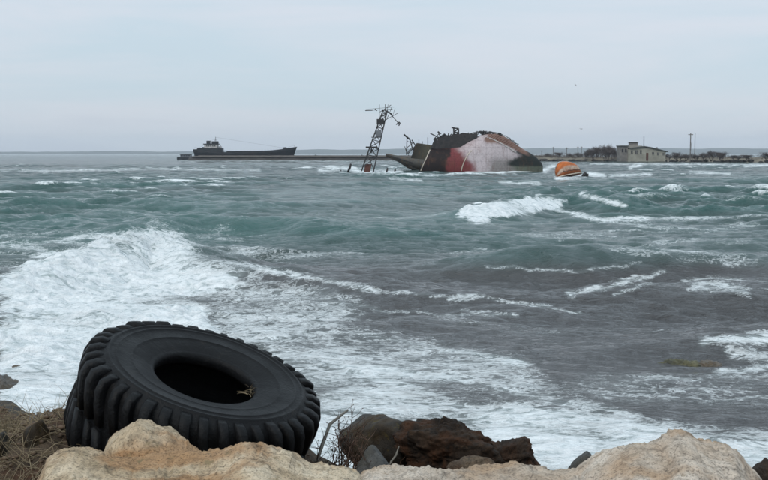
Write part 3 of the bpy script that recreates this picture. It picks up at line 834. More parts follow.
# rope and bilge line on the hull
def poly_tube(name, pts, r, mat, parent, n=6):
    V, F = tube_arrays(pts, r, n); return obj(name, mesh_py(name, V, F, True), mat, parent)
def hull_front(u, v):
    """point just proud of the hull's camera side"""
    s = min(max((u - 420) / 125.0, 0), 1)
    zz = wz(v); us_ = u
    for _ in range(5):
        s = min(max((us_ - 420) / 125.0, 0), 1); us_ = u - 0.50 * (1 - min(s * 1.25, 1)) * max(zz, 0) / KW
    us_ = max(us_, 420); s = (us_ - 420) / 125
    zt = wz(np.interp(us_, top_u, top_v)); b = 5.2 * (1 - s ** 3.2) ** 0.6 * (0.82 + 0.18 * math.sin(math.pi * min(s * 1.4, 1))) + 0.15
    sa = min(max((zz - 0.6) / (zt - 0.6), 0), 1) ** (1 / 0.9); ca = math.sqrt(1 - min(sa, 1) ** 2)
    return Vector((wx(u), -b * ca ** 0.82 - 0.06, zz))
poly_tube('rope', [hull_front(u, v) for u, v in ((460.6, 171), (461.5, 167), (463, 162.5), (465, 158.5), (467.5, 154.5), (471, 150.5))], .11, M['rope'], wreck)
poly_tube('hull_seam', [hull_front(u, v) for u, v in ((420.6, 171), (423, 165), (426, 158.5), (430, 150))], .12, M['rope'], wreck)
poly_tube('bilge_keel', [hull_front(u, v) for u, v in ((484, 136.5), (492, 139), (500, 143), (508, 147.5), (516, 152.5))], .14, M['white_paint'], wreck)
# wreckage standing along the upper edge
def tv(u): return float(np.interp(u, top_u, top_v))
def ws(name, ua, va, ub, vb, r, dya=-1.0, dyb=-1.0, mat=None): strut(name, wpt(ua, va, dya), wpt(ub, vb, dyb), r, mat or M['iron'], wreck)
ws('davit', 435.2, 148, 435.8, 137.6, .26); ws('davit', 431.5, 147.5, 441, 146.5, .22)
box('winch_housing', wx(434.2), wx(437.0), -2, .5, wz(148), wz(138.5), M['iron'], wreck)
ws('frame_strut', 430.5, 133.2, 447, 141.5, .13); ws('frame_strut', 438, 131.6, 446, 146, .12); ws('frame_strut', 440, 146, 452, 133.8, .12)
ws('frame_strut', 446, 147, 449, 133, .13); ws('frame_strut', 441, 137, 456, 138.5, .12); ws('frame_strut', 443, 141.5, 462, 144.2, .15)
ws('frame_strut', 450, 146.5, 458.5, 136, .14); ws('frame_strut', 447, 144.5, 465, 140.5, .12); ws('frame_strut', 438.2, 131.2, 441.5, 133.8, .12)
ws('frame_strut', 437.5, 142, 445, 135.2, .10); ws('frame_strut', 433.5, 139.5, 440, 133, .09)
# crushed deckhouse: a solid dark block with a ragged top
dp_ = [(430.5, 148.5), (433.5, 141.5), (437, 140.8), (438.5, 136.8), (443, 138.0), (445.5, 134.6), (450, 136.2), (453.5, 133.4), (459, 134.2), (462.5, 132.6), (470, 133.6), (478, 133.6), (477, 139), (470, 145), (458, 150)]
V = [wpt(u, v, -2.2) for u, v in dp_] + [wpt(u + .8, v + 1.2, 3.0) for u, v in dp_]; n_ = len(dp_)
obj('deckhouse', mesh_py('deckhouse', V, [tuple(range(n_))[::-1], tuple(range(n_, 2 * n_))] + [(i, (i+1) % n_, (i+1) % n_ + n_, i + n_) for i in range(n_)]), M['iron'], wreck)
# open box frame of a deck tower
for a_, b__ in (((454.6, 137), (454.2, 127.8)), ((459.2, 137), (458.8, 128.2)), ((454.2, 127.9), (458.9, 128.2)), ((454.4, 132.2), (459, 132.4)), ((454.4, 134.6), (459, 134.8)), ((452.2, 127.4), (455, 127.8)), ((454.4, 132), (458.8, 128.4)), ((454.5, 137), (459, 132.4))):
    for dyy in (-1.4, 0.2): ws('tower_frame', a_[0], a_[1], b__[0], b__[1], .14, dyy, dyy)
for k in range(34):
    u = random.uniform(436, 470); v = max(random.uniform(131.5, 146.5), tv(u) - 9); a = random.uniform(-1.2, 1.2); l = random.uniform(2, 6)
    ws('bent_plate_edge', u, v, u + l * math.cos(a), v + l * math.sin(a), random.uniform(.12, .3))
pu = np.linspace(459, 519, 34)
for i, u in enumerate(pu):
    v = tv(u); hh = random.uniform(1.6, 3.4) if u < 486 else random.uniform(1.0, 2.1)
    ws('railing_post', u, v + .6, u + random.uniform(-.8, .8), v - hh, random.uniform(.07, .14), random.uniform(-1.2, .4), random.uniform(-1.2, .4))
for lift in (1.2, 2.2):
    for i in range(len(pu) - 1):
        if random.random() < (.92 if pu[i] < 500 else .6):
            ws('railing_bar', pu[i], tv(pu[i]) - lift + random.uniform(-.4, .4), pu[i+1], tv(pu[i+1]) - lift + random.uniform(-.4, .4), .08, -.6, -.6)
for k in range(30):
    u = random.uniform(456, 500); v = tv(u) - random.uniform(-.6, 2.2)
    ws('fitting', u, v, u + random.uniform(.6, 2.2), v + random.uniform(-.7, .7), random.uniform(.16, .32), -1.2, -.8)
for i in range(15):                                    # ribs over the rusty strake
    u = 490 + i * 2.3; p0 = hull_front(u, tv(u) + 1.2); p1 = hull_front(u - 4.5, tv(u - 4.5) + 5.0 + i * .12)
    strut('plate_rib', p0, p1, .07, M['rust'], wreck)

# ------------------------------------------------------------------ half-sunk tug behind it
YT = 262.0; KT = YT / FPX
tx = lambda u: (u - 405) * KT
tz = lambda v: at(405, v, YT).z
tug = thing('sunken_tug', 'grey-green half-sunk tug with upturned bow beyond the capsized hull', 'tugboat', ((405 - 384) * KT, YT, 0))
rings, cols = [], []
for i, u in enumerate(np.linspace(385.6, 432, 18)):
    s = i / 17; hb = 3.4 * (1 - (1 - s) ** 2.2) + .08
    zt = tz(np.interp(u, [385.6, 392, 402, 412, 432], [153.6, 154.6, 156.6, 158.4, 160.5])); zb = tz(np.interp(u, [385.6, 390, 398, 408, 432], [156.4, 158.4, 162.0, 168.5, 178]))
    ring, c = [], []
    for y_, t in ((-1, 1), (-1.02, .6), (-.9, .3), (-.4, 0), (.4, 0), (.9, .3), (1.02, .6), (1, 1), (.9, 1.0), (.88, .9), (-.88, .9), (-.9, 1.0)):
        ring.append((tx(u), y_ * hb, zb + (zt - zb) * t)); c.append((0.095, 0.09, 0.082) if t > .5 else (0.035, 0.03, 0.027))
    rings.append(ring); cols.append(c)
loft('hull', rings, M['tug_paint'], tug, cols)
poly_tube('rubbing_strake', [(tx(u), -3.5 * (1 - (1 - (u - 385.6) / 46.4) ** 2.2) - .1, tz(v)) for u, v in ((386.5, 155.0), (394, 157.0), (403, 160), (412, 162.6))], .14, M['iron'], tug)
# tilted wheelhouse
wh = [(406.5, 168, -2.6), (430, 172, -2.6), (434, 146, -2.6), (416.0, 143.4, -2.6)]
V = [(tx(u), -2.6, tz(v)) for u, v, _ in wh] + [(tx(u + 1), 3.0, tz(v - .5)) for u, v, _ in wh]
wm = mesh_py('wheelhouse', V, [(0,1,2,3),(7,6,5,4),(0,4,5,1),(1,5,6,2),(2,6,7,3),(3,7,4,0)])
cattr(wm, 'paint', [(0.02, 0.017, 0.015), (0.06, 0.055, 0.042), (0.13, 0.125, 0.09), (0.04, 0.034, 0.028)] * 2)
who = obj('wheelhouse', wm, M['tug_paint'], tug)
for (a_, b__, r) in (((403.6, 134.6), (409.5, 139.6), .22), ((406.8, 137), (406.2, 155), .12), ((409.5, 139), (412.5, 150), .14), ((411.5, 140), (416, 147), .14), ((406.5, 148), (413, 143), .09),
                     ((406, 154), (412.4, 147), .10), ((413, 143), (406.6, 141.5), .09), ((407, 154.5), (415, 146), .12), ((404.4, 146.5), (407, 154), .08), ((427.3, 137.5), (427.4, 148), .09), ((422, 141.5), (422, 147.5), .08), ((418.5, 139.8), (418.6, 146), .07), ((412.6, 150.5), (416, 144.5), .2)):
    strut('derrick_strut', (tx(a_[0]), -1, tz(a_[1])), (tx(b__[0]), -1, tz(b__[1])), r, M['iron'], tug)

# ------------------------------------------------------------------ lattice mast of a sunken vessel
YM = 236.0; KM = YM / FPX
mx = lambda u: (u - 370) * KM
mz = lambda v: at(370, v, YM).z
mast = thing('lattice_mast', 'leaning dark lattice mast with antennas rising from the water', 'mast', ((370 - 384) * KM, YM, 0))
def mpt(t, sx_, sy_):
    """corner of the tower at height fraction t (0 foot, 1 head)"""
    u = 368.6 + (386.0 - 368.6) * t; v = 168 + (107.5 - 168) * t
    w = 1.25 * (1 - t) + .42 * t
    return Vector((mx(u) + sx_ * w * 1.02, sy_ * w, mz(v) - sx_ * w * 0.28))
levels = [0.0, .2, .33, .45, .56, .66, .76, .86, .95]
for sxx in (-1, 1):
    for syy in (-1, 1):
        strut('leg', mpt(-.08, sxx, syy), mpt(.96, sxx, syy), .14, M['iron'], mast)
for a_, b__ in zip(levels[:-1], levels[1:]):
    for (c0, c1) in (((-1, -1), (1, -1)), ((1, -1), (1, 1)), ((1, 1), (-1, 1)), ((-1, 1), (-1, -1))):
        strut('brace', mpt(a_, *c0), mpt(b__, *c1), .085, M['iron'], mast)
        strut('brace', mpt(b__, *c0), mpt(b__, *c1), .085, M['iron'], mast)
    strut('brace', mpt(a_, 1, -1), mpt(b__, -1, -1), .085, M['iron'], mast)
def mbox(name, u0, u1, v0, v1, hy, mat): return box(name, mx(u0), mx(u1), -hy, hy, mz(v1), mz(v0), mat, mast)
mbox('platform', 366.0, 377.5, 146.6, 148.4, 1.5, M['iron'])
mbox('antenna_box', 376.8, 384.0, 119.2, 124.6, .9, M['iron'])
mbox('radar_drum', 375.6, 381.5, 130.6, 137.0, .9, M['ship_grey'])
mbox('lamp_platform', 371.5, 381.5, 137.0, 137.7, 1.2, M['iron'])
for (a_, b__, r) in (((365.4, 110.4), (372.6, 110.2), .13), ((372.6, 110.2), (392.5, 109.2), .06), ((366, 109.4), (394, 107.0), .035), ((380, 112), (391, 105.0), .07), ((386.5, 120), (392, 106.5), .06), ((382, 122), (397.6, 113.2), .06),
                     ((389, 112.5), (399.6, 124.8), .09), ((396.0, 124.8), (399.4, 122.0), .14), ((398.6, 126), (400.0, 122.6), .14), ((385.4, 117), (385.2, 104.2), .07), ((379.5, 119), (379.6, 104.5), .045), ((377, 124), (386, 112), .06), ((387.5, 111.5), (392, 114.5), .14), ((375.0, 109.0), (377, 110.8), .12), ((371.5, 148.5), (371.2, 153.0), .18),
                     ((370.2, 153), (374, 148.5), .1), ((388, 104.6), (387, 112), .05), ((391.5, 119), (395, 108), .04)):
    strut('yard' if r > .1 else 'aerial', (mx(a_[0]), 0, mz(a_[1])), (mx(b__[0]), 0, mz(b__[1])), r, M['iron'], mast)
# rusted mast foot block just above the water
V = [(mx(u), y_, mz(v)) for y_ in (-.9, .9) for u, v in ((363.6, 174), (369.8, 174), (371.6, 164.4), (365.4, 164.0))]
obj('mast_foot', mesh_py('mast_foot', V, [(0,1,2,3),(7,6,5,4),(0,4,5,1),(1,5,6,2),(2,6,7,3),(3,7,4,0)]), M['rust'], mast)
# odd wreckage breaking the surface
def snag(u0, v0, u1, v1, Y, r, label):
    a, b_ = at(u0, v0, Y), at(u1, v1, Y); V, F = tube_arrays([a, a.lerp(b_, .5) + Vector((.1, 0, .05)), b_], [r, r * 1.1, r * .8], 6)
    bm_ = mesh_py('wreckage_post', V, F + [tuple(range(6))[::-1], tuple(range(12, 18))], True)
    tag(obj('wreckage_post', bm_, M['iron']), label, 'wreckage', 'bits of wreckage sticking out of the water')
snag(348, 172, 351, 163.8, 236, .25, 'short slanting black post in the water on the breaker side of the lattice mast')
snag(386, 173, 387.5, 167.8, 236, .2, 'short black stub in the water between lattice mast and half-sunk tug')
snag(394, 174, 395.2, 168.8, 236, .22, 'thicker black stub in the water beside the half-sunk tug')
snag(340, 174, 340.8, 170.0, 236, .2, 'tiny black stump in foam farthest out from the lattice mast')

# ------------------------------------------------------------------ overturned orange lifeboat
YB = 190.0; KB = YB / FPX
boat = thing('orange_lifeboat', 'overturned orange lifeboat half sunk in the waves near the spit', 'lifeboat', ((569 - 384) * KB, YB, 0))
tmp = Matrix.Translation((-.1, 0, .25)) @ Matrix.Rotation(R(-14), 4, 'Y') @ Matrix.Rotation(R(-10), 4, 'X') @ Matrix.Rotation(R(38), 4, 'Z')
rings, cols = [], []
Lb = 6.4
for i in range(25):
    s = i / 24; xx = -Lb / 2 + Lb * s; e = max(1 - abs(2 * s - 1) ** 2.4, 0.0) ** .6; hb = 1.55 * e + .03; dp = 2.95 * (0.30 + .70 * e) * (1.12 - .35 * s)
    ring, c = [], []
    for k in range(20):
        a = math.pi * k / 19; y_ = -hb * math.cos(a); z_ = dp * (math.sin(a) ** .8) * (.9 + .1 * e) if 0 < k < 19 else 0
        ring.append(tmp @ Vector((xx, y_, z_)))
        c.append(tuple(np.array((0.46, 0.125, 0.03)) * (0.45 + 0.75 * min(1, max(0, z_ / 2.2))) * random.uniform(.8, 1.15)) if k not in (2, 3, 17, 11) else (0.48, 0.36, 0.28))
    rings.append(ring); cols.append(c)
loft('hull', rings, M['boat_paint'], boat, cols)
poly_tube('keel', [tmp @ Vector((-Lb / 2 + Lb * s, 0, 1.75 * (0.35 + .65 * max(1 - abs(2 * s - 1) ** 2.4, 0) ** .6) * 2.95 / 1.75 * (1.12 - .35 * s) + .06)) for s in np.linspace(.04, .96, 15)], .09, M['white_paint'], boat)
for sg in (-1, 1):
    poly_tube('gunwale', [tmp @ Vector((-Lb / 2 + Lb * s, sg * (1.56 * max(1 - abs(2 * s - 1) ** 2.4, 0) ** .6 + .05), .03)) for s in np.linspace(0, 1, 19)], .10, M['rope'], boat)
poly_tube('grab_line', [tmp @ Vector((-2.4 + 4.8 * s, -1.62 * max(1 - abs(2 * (.5 + (s - .5) * .75) - 1) ** 2.4, 0) ** .6, .75 + .12 * math.cos(s * 25))) for s in np.linspace(0, 1, 26)], .045, M['iron'], boat)
box('rudder', 3.1, 3.6, -.08, .08, -.6, .7, M['iron'], boat)
snag(582, 178, 585.5, 172.4, 190, .32, 'dark stump in the water next to the orange lifeboat')

# ------------------------------------------------------------------ house on the spit
YH = 523.0; KH = YH / FPX
hz0 = 1.5
house = thing('shore_house', 'cream low house with sloping dark roof and square rooftop hut on the spit', 'house', ((640 - 384) * KH, YH, hz0))
hx = lambda u: (u - 640) * KH
hz = lambda v: at(640, v, YH).z - hz0
def prism(name, pts, y0, y1, mat, parent):
    n = len(pts); V = [(x, y0, z) for x, z in pts] + [(x, y1, z) for x, z in pts]
    F = [tuple(range(n)), tuple(range(2*n-1, n-1, -1))] + [(i, i + n, (i+1) % n + n, (i+1) % n) for i in range(n)]
    return obj(name, mesh_py(name, V, F), mat, parent)
wallo = prism('wall', [(hx(625.5), -1.2), (hx(662.4), -1.2), (hx(662.4), hz(152.0)), (hx(645), hz(147.9)), (hx(632), hz(148.2)), (hx(625.5), hz(149.6))], -4, 6, M['plaster'], house)
rfo = prism('roof', [(hx(627), hz(149.2)), (hx(643), hz(147.2)), (hx(664.4), hz(152.2)), (hx(664.4), hz(151.5)), (hx(648), hz(147.3)), (hx(641), hz(146.2)), (hx(627), hz(148.3))], -4.6, 6.6, M['slate'], house)
box('chimney', hx(655) , hx(656.4), 0, .8, hz(150), hz(147.4), M['grey_wall'], rfo)
prism('rear_roof', [(hx(624), hz(147.4)), (hx(629), hz(145.6)), (hx(641), hz(145.8)), (hx(646), hz(148.3)), (hx(624), hz(148.6))], 1.0, 9, M['concrete'], house)
box('rooftop_hut', hx(630.0), hx(637.6), 2, 6, hz(147), hz(142.6), M['grey_wall'], house)
box('hut_roof', hx(629.4), hx(638.2), 1.6, 6.4, hz(142.6), hz(142.1), M['slate'], house)
lw = box('side_wing', hx(618.4), hx(625.6), -2.5, 6, -1.2, hz(146.6), M['grey_wall'], house)
box('wing_roof', hx(617.8), hx(626.4), -3, 6.5, hz(146.6), hz(145.6), M['slate'], house)
for u, v0, v1, w_ in ((628, 150.6, 153.6, 1.7), (632.5, 150.4, 153.8, 1.8), (637, 150.2, 153.6, 1.6), (649, 152.2, 154.6, 1.7), (654, 152.6, 155, 1.6), (659.5, 153, 155.2, 1.4)):
    wo = box('window', hx(u), hx(u + w_), -4.05, -3.8, hz(v1), hz(v0), M['black_glass'], wallo)
    box('frame', hx(u + w_ / 2) - .05, hx(u + w_ / 2) + .05, -4.1, -4.0, hz(v1), hz(v0), M['white_paint'], wo)
    box('sill', hx(u) - .15, hx(u + w_) + .15, -4.2, -4.0, hz(v1) - .14, hz(v1), M['concrete'], wo)
for u in (619.6, 622.8):
    box('window', hx(u), hx(u + 1.5), -2.55, -2.4, hz(152.5), hz(149), M['black_glass'], lw)
dr = box('door', hx(643), hx(645.2), -4.06, -3.9, -.8, hz(153), M['rust'], wallo)
box('handle', hx(644.8), hx(645.0), -4.15, -4.0, .3, .5, M['iron'], dr)

# ------------------------------------------------------------------ poles on the spit
def upole(u, vtop, vfoot, Y, r, arms, label, stay=False):
    a, b_ = at(u, vfoot, Y), at(u, vtop, Y)
    o = thing('utility_pole' if arms else 'post', label, 'pole', (a.x, Y, 0.8))
    h = b_.z - 0.8
    strut('shaft', (0, 0, -.8), (0, 0, h), r, M['pole'], o)
    for (f, l) in arms:
        strut('crossarm', (-l, 0, h * f), (l, 0, h * f), r * .7, M['pole'], o)
        for sg in (-1, 1): strut('insulator', (sg * l * .85, 0, h * f), (sg * l * .85, 0, h * f + .35), r * .5, M['white_paint'], o)
    if stay: strut('stay', (0, 0, h * .8), (1.5, 0, -.8), r * .35, M['pole'], o)
upole(690, 133.4, 158, 505, .24, [(.95, 1.2)], 'tall dark utility pole with crossarm standing beyond the cream house', True)
upole(694.4, 133.0, 158, 540, .15, [], 'slim pale post close beside the tall dark utility pole')
upole(643.4, 136.6, 158, 535, .2, [], 'thin dark post rising behind the roof of the cream house')
for u, vt, lab in ((541.5, 150.5, 'low post standing where the spit meets the capsized bow'), (553, 147.0, 'taller of two posts between capsized bow and bare trees'), (566.5, 147.6, 'shorter post near the orange lifeboat on the spit')):
    upole(u, vt, 157, 620, .16, [(.92, .8)], lab)
for u in (577.6, 581.2):
    upole(u, 146.6, 157, 600, .16, [(.93, .6)], 'one of two posts close together beside the bare trees', False)
for o in [o for o in bpy.data.objects if o.get('label', '').startswith('one of two posts')]: o['group'] = 'pair of posts beside the bare trees'

# ------------------------------------------------------------------ bare trees and scrub on the spit
def bare_tree_meshes(seed, h, w, dens, levels=4):
    g = random.Random(seed); trunk, crown = Soup(), Soup()
    def grow(p, d, l, r, lev):
        q = p + d * l * .5 + Vector((g.gauss(0, .06), g.gauss(0, .06), 0)) * l; e = q + (d + Vector((g.gauss(0, .15), g.gauss(0, .15), .05))).normalized() * l * .5
        V, F = tube_arrays([p, q, e], [r, r * .8, r * .6], 4 if lev < 2 else 3); (trunk if lev < 2 else crown).add(V, F)
        if lev >= levels: return
        for _ in range(dens if lev > 0 else dens + 2):
            a = Vector((g.gauss(0, 1) * w / h * 1.5, g.gauss(0, 1) * w / h * 1.5, abs(g.gauss(.6, .5)))).normalized()
            grow(p.lerp(e, g.uniform(.45, 1)), (d * .7 + a).normalized(), l * g.uniform(.55, .8), r * .55, lev + 1)
    for k in range(3):
        grow(Vector((g.uniform(-.3, .3) * w * .4, g.uniform(-.3, .3), -.4)), Vector((g.gauss(0, .3), g.gauss(0, .2), 1)).normalized(), h * .36, h * .022, 0)
    return trunk, crown
def fit(sp, w, h):
    V = np.array(sp.V); return V
protos = []
for k in range(4):
    t_, c_ = bare_tree_meshes(40 + k, 6.0, 5.0, 4, 4)
    A = np.array(t_.V + c_.V); mn, mxx = A.min(0), A.max(0); sc = np.array([1 / (mxx[0] - mn[0]), 1 / (mxx[0] - mn[0]), 1 / mxx[2]]); c0 = np.array([(mn[0] + mxx[0]) / 2, 0, 0])
    for s_ in (t_, c_): s_.V = [tuple(v) for v in (np.array(s_.V) - c0) * sc]
    protos.append((t_.mesh('trunk'), c_.mesh('crown')))
for t_, c_ in protos: t_.materials.append(M['bark']); c_.materials.append(M['bark'])
def put_tree(u0, u1, vtop, Y, label, group, i, name='bare_tree', z0=1.2):
    a = at((u0 + u1) / 2, vtop, Y); wd = (u1 - u0) / FPX * Y; h = a.z - z0
    o = thing(name, label, 'tree' if name == 'bare_tree' else 'shrub', (a.x, Y, z0), group)
    t_, c_ = protos[i % 4]
    for nm, me in (('trunk', t_), ('crown', c_)): obj(nm, me, None, o, scale=(wd, wd, h))
for i, (u0, u1, vt, Y) in enumerate(((584, 596, 147.5, 575), (590, 604, 145.0, 570), (597, 611, 142.8, 566), (604, 617, 143.4, 572), (608, 619, 146, 560), (586, 600, 148, 560), (600, 614, 147.5, 556), (582, 592, 150, 565), (593, 606, 146, 580), (601, 616, 144.6, 584), (610, 620, 147.6, 566))):
    put_tree(u0, u1, vt, Y, 'bare dark tree in the clump left standing beside the house side wing'.replace(' left', ''), 'clump of bare trees by the house', i)
for i, (u0, u1, vt, Y) in enumerate(((542, 556, 152.6, 610), (552, 566, 151.4, 605), (562, 578, 152.2, 600), (572, 588, 151.6, 590))):
    put_tree(u0, u1, vt, Y, 'low bare shrub on the spit between capsized bow and bare trees', 'low shrubs behind the orange lifeboat', i, 'bare_shrub')
for i, (u0, u1, vt, Y) in enumerate(((661, 676, 153.2, 530), (670, 684, 151.4, 532), (678, 694, 152.6, 520), (697, 713, 151.8, 522), (704, 720, 149.6, 515), (710, 732, 151.0, 518), (687, 704, 153.4, 525), (716, 727, 152.6, 512), (668, 690, 154, 515))):
    put_tree(u0, u1, vt, Y, 'low bare shrub on the spit around the tall utility pole', 'low shrubs around the utility pole', i, 'bare_shrub')
for i, (u0, u1, vt, Y) in enumerate(((726, 748, 154.6, 510), (738, 757, 154.0, 505), (755, 778, 150.8, 500), (764, 786, 151.8, 500))):
    put_tree(u0, u1, vt, Y, 'low bare shrub near the open end of the spit', 'low shrubs along the far spit', i, 'bare_shrub')
# low brush covering the spit
brush = Soup(); g3 = random.Random(12)
for k in range(2600):
    x = g3.uniform(66, 240); c_ = float(vnoise(np.array([x * .11, 0.3, 0.7]), 6)) + .25
    yf = float(np.interp(x, [-30, 60, 90, 200, 420], [650, 640, 585, 500, 460])) + g3.uniform(14, 40)
    hgt_ = max(.3, g3.uniform(.4, 1.1) * (1.1 + 2.2 * max(c_, 0)))
    p = Vector((x, yf, 1.5)); d = Vector((g3.gauss(0, .5), g3.gauss(0, .3), 1)).normalized()
    brush.add(*tube_arrays([p, p + d * hgt_ * .5 + Vector((g3.gauss(0, .1), 0, 0)), p + d * hgt_ + Vector((g3.gauss(0, .3), 0, 0))], [.09, .07, .03], 3))
tag(obj('brush', brush.mesh('brush'), M['scrub']), 'low brown winter brush covering the spit', 'brush', kind='stuff')
# rubble along the water's edge of the spit
V_, F_ = [], []; off = 0
for k in range(260):
    x = random.uniform(62, 230); yf = float(np.interp(x, [-30, 60, 90, 200, 420], [650, 640, 585, 500, 460])) + random.uniform(-6, 3)
    rv, rf = rock_arrays(k % 9, 1, fine=0); s_ = random.uniform(.4, 1.3)
    V_.append(rv * np.array([s_ * 1.4, s_, s_ * .8]) + np.array([x, yf, random.uniform(-.2, .7)])); F_.append(rf + off); off += len(rv)
tag(obj('shore_rubble', mesh_np('shore_rubble', np.concatenate(V_), np.concatenate(F_)), M['mole']), 'dark stone rubble along the edge of the spit', 'rubble', kind='stuff')

# ------------------------------------------------------------------ gulls
def gull(u, v, Y, bank, label, scale=1.0):
    o = thing('gull', label, 'bird', at(u, v, Y)); o.rotation_euler = (R(bank), R(bank * .6), R(35)); o.scale = (scale,) * 3
    rings = []
    for i in range(9):
        s = i / 8; r = .095 * math.sin(math.pi * min(max(s, .04), .97)) ** .7
        rings.append([(-.27 + .54 * s, r * math.cos(a), r * .9 * math.sin(a)) for a in np.linspace(0, 2 * math.pi, 9)[:-1]])
    loft('body', rings, M['gull_white'], o)
    for sg in (-1, 1):
        V, F = [], []
        for t, sw, zz, ch in ((0, 0, .03, .20), (.35, .05, .16, .19), (.7, -.02, .15, .13), (1, -.16, .06, .03)):
            y_ = sg * (.05 + t * .62)
            V += [(sw + ch / 2, y_, zz), (sw, y_, zz + .022), (sw - ch / 2, y_, zz - .01), (sw, y_, zz - .008)]
        for i in range(3):
            for k in range(4): F.append((i*4+k, i*4+(k+1) % 4, i*4+4+(k+1) % 4, i*4+4+k))
        F += [(0,1,2,3), (12,13,14,15)]
        obj('wing', mesh_py('wing', V, F, True), M['gull_dark'], o)
    V = [(-.24, -.03, 0), (-.24, .03, 0), (-.42, .08, .01), (-.42, -.08, .01), (-.24, 0, .025)]
    obj('tail', mesh_py('tail', V, [(0,1,2,3), (0,4,1), (1,4,2), (2,4,3), (3,4,0)]), M['gull_white'], o)
gull(575.5, 85.2, 330, 35, 'gull flying high in the open sky well above the wrecks', 1.0)
gull(581.0, 129.2, 330, 5, 'gull gliding low just above the bare trees on the spit', 1.2)

# ------------------------------------------------------------------ the tyre
tyre = thing('tyre', 'big black off-road tyre with heavy lugs lying tilted on the rocks', 'tyre', TY_O)
zq = TY_A.to_track_quat('Z', 'Y')
tyre.rotation_mode = 'QUATERNION'; tyre.rotation_quaternion = zq
half = [(0.325, 0.150), (0.312, 0.175), (0.310, 0.205), (0.318, 0.228), (0.332, 0.238), (0.345, 0.236), (0.352, 0.240), (0.385, 0.254), (0.43, 0.268), (0.455, 0.274), (0.458, 0.278), (0.466, 0.278), (0.469, 0.276),
        (0.51, 0.284), (0.550, 0.287), (0.553, 0.291), (0.560, 0.291), (0.563, 0.287), (0.590, 0.285), (0.596, 0.292), (0.606, 0.292), (0.612, 0.283), (0.645, 0.268), (0.675, 0.245), (0.694, 0.205), (0.703, 0.14), (0.708, 0.06)]
inner = [(0.695 - .03, 0.0), (0.66, 0.10), (0.645, 0.165), (0.60, 0.215), (0.52, 0.232), (0.42, 0.222), (0.36, 0.19)]
prof = [(r, z) for r, z in half] + [(r, -z) for r, z in half[::-1]] + [(r, -z) for r, z in inner[::-1]] + [(r, z) for r, z in inner[1:]]
NS = 128
pa = np.array(prof); th = np.linspace(0, 2 * math.pi, NS, endpoint=False)
V = np.stack([pa[None, :, 0] * np.cos(th)[:, None], pa[None, :, 0] * np.sin(th)[:, None], np.broadcast_to(pa[None, :, 1], (NS, len(pa)))], -1).reshape(-1, 3)
V = V * (1 + 0.004 * fbm(V * 4, 3, 3) + 0.0012 * fbm(V * 22, 6, 3))[:, None]
np_ = len(pa); ii, jj = np.meshgrid(np.arange(NS), np.arange(np_), indexing='ij')
F = np.stack([ii * np_ + jj, ((ii + 1) % NS) * np_ + jj, ((ii + 1) % NS) * np_ + (jj + 1) % np_, ii * np_ + (jj + 1) % np_], -1).reshape(-1, 4)
cm = mesh_np('casing', V, F)
obj('casing', cm, M['rubber'], tyre)
# lugs: angled blocks that wrap from the sidewall over the shoulder towards the middle of the tread
path = [(0.622, 0.272, 0.00), (0.660, 0.260, 0.004), (0.695, 0.235, 0.012), (0.712, 0.19, 0.03), (0.716, 0.11, 0.075), (0.716, 0.015, 0.13)]
lv, lf = [], []
NL = 40
for i, (r, z, ph) in enumerate(path):
    p0, p1 = path[max(i - 1, 0)], path[min(i + 1, len(path) - 1)]
    tr, tz_ = p1[0] - p0[0], p1[1] - p0[1]; l = math.hypot(tr, tz_); nr_, nz_ = -tz_ / l, tr / l
    hgt = (.010, .027, .040, .038, .033, .022)[i]; hw = .030
    for (a, h) in ((-1, -.015), (-.96, hgt * .72), (-.74, hgt), (.74, hgt), (.96, hgt * .72), (1, -.015)):
        rr, zz = r + nr_ * h, z + nz_ * h
        ang = ph + a * hw / rr
        lv.append((rr * math.cos(ang), rr * math.sin(ang), zz))
for i in range(len(path) - 1):
    for k in range(5): lf.append((i*6+k, i*6+k+1, i*6+7+k, i*6+6+k))
lf += [tuple(range(6))[::-1], tuple(range(30, 36))]
lug = mesh_py('tread_lug', lv, lf, True)
bm = bmesh.new(); bm.from_mesh(lug); bmesh.ops.recalc_face_normals(bm, faces=bm.faces); bm.to_mesh(lug); bm.free()
lug.materials.append(M['rubber'])
for side in (0, 1):
    for k in range(NL):
        a = 2 * math.pi * (k + .5 * side) / NL + random.gauss(0, .004)
        Mx = Matrix.Rotation(a, 4, 'Z') @ (Matrix.Rotation(math.pi, 4, 'X') if side else Matrix.Identity(4)) @ Matrix.Diagonal((random.uniform(.982, 1.008), random.uniform(.85, 1.12), random.uniform(.97, 1.015), 1))
        obj('tread_lug', lug, None, tyre, matrix=Mx)

# ------------------------------------------------------------------ foreground limestone
def facet(P, seed):
    """broken fracture faces: each cell of a jittered lattice tilts its own way"""
    base = np.floor(P); best = np.full(P.shape[:-1], 1e9); val = np.zeros(P.shape[:-1])
    for dx in (-1, 0, 1):
        for dy in (-1, 0, 1):
            for dz in (-1, 0, 1):
                c = base + np.array([dx, dy, dz]); h = [hash3(c[..., 0], c[..., 1], c[..., 2], seed + q) for q in range(7)]
                q_ = P - (c + 0.5 + 0.42 * np.stack(h[:3], -1)); d = (q_ ** 2).sum(-1)
                t = (q_ * np.stack(h[3:6], -1)).sum(-1) + 0.25 * h[6]; m_ = d < best
                best = np.where(m_, d, best); val = np.where(m_, t, val)
    return val

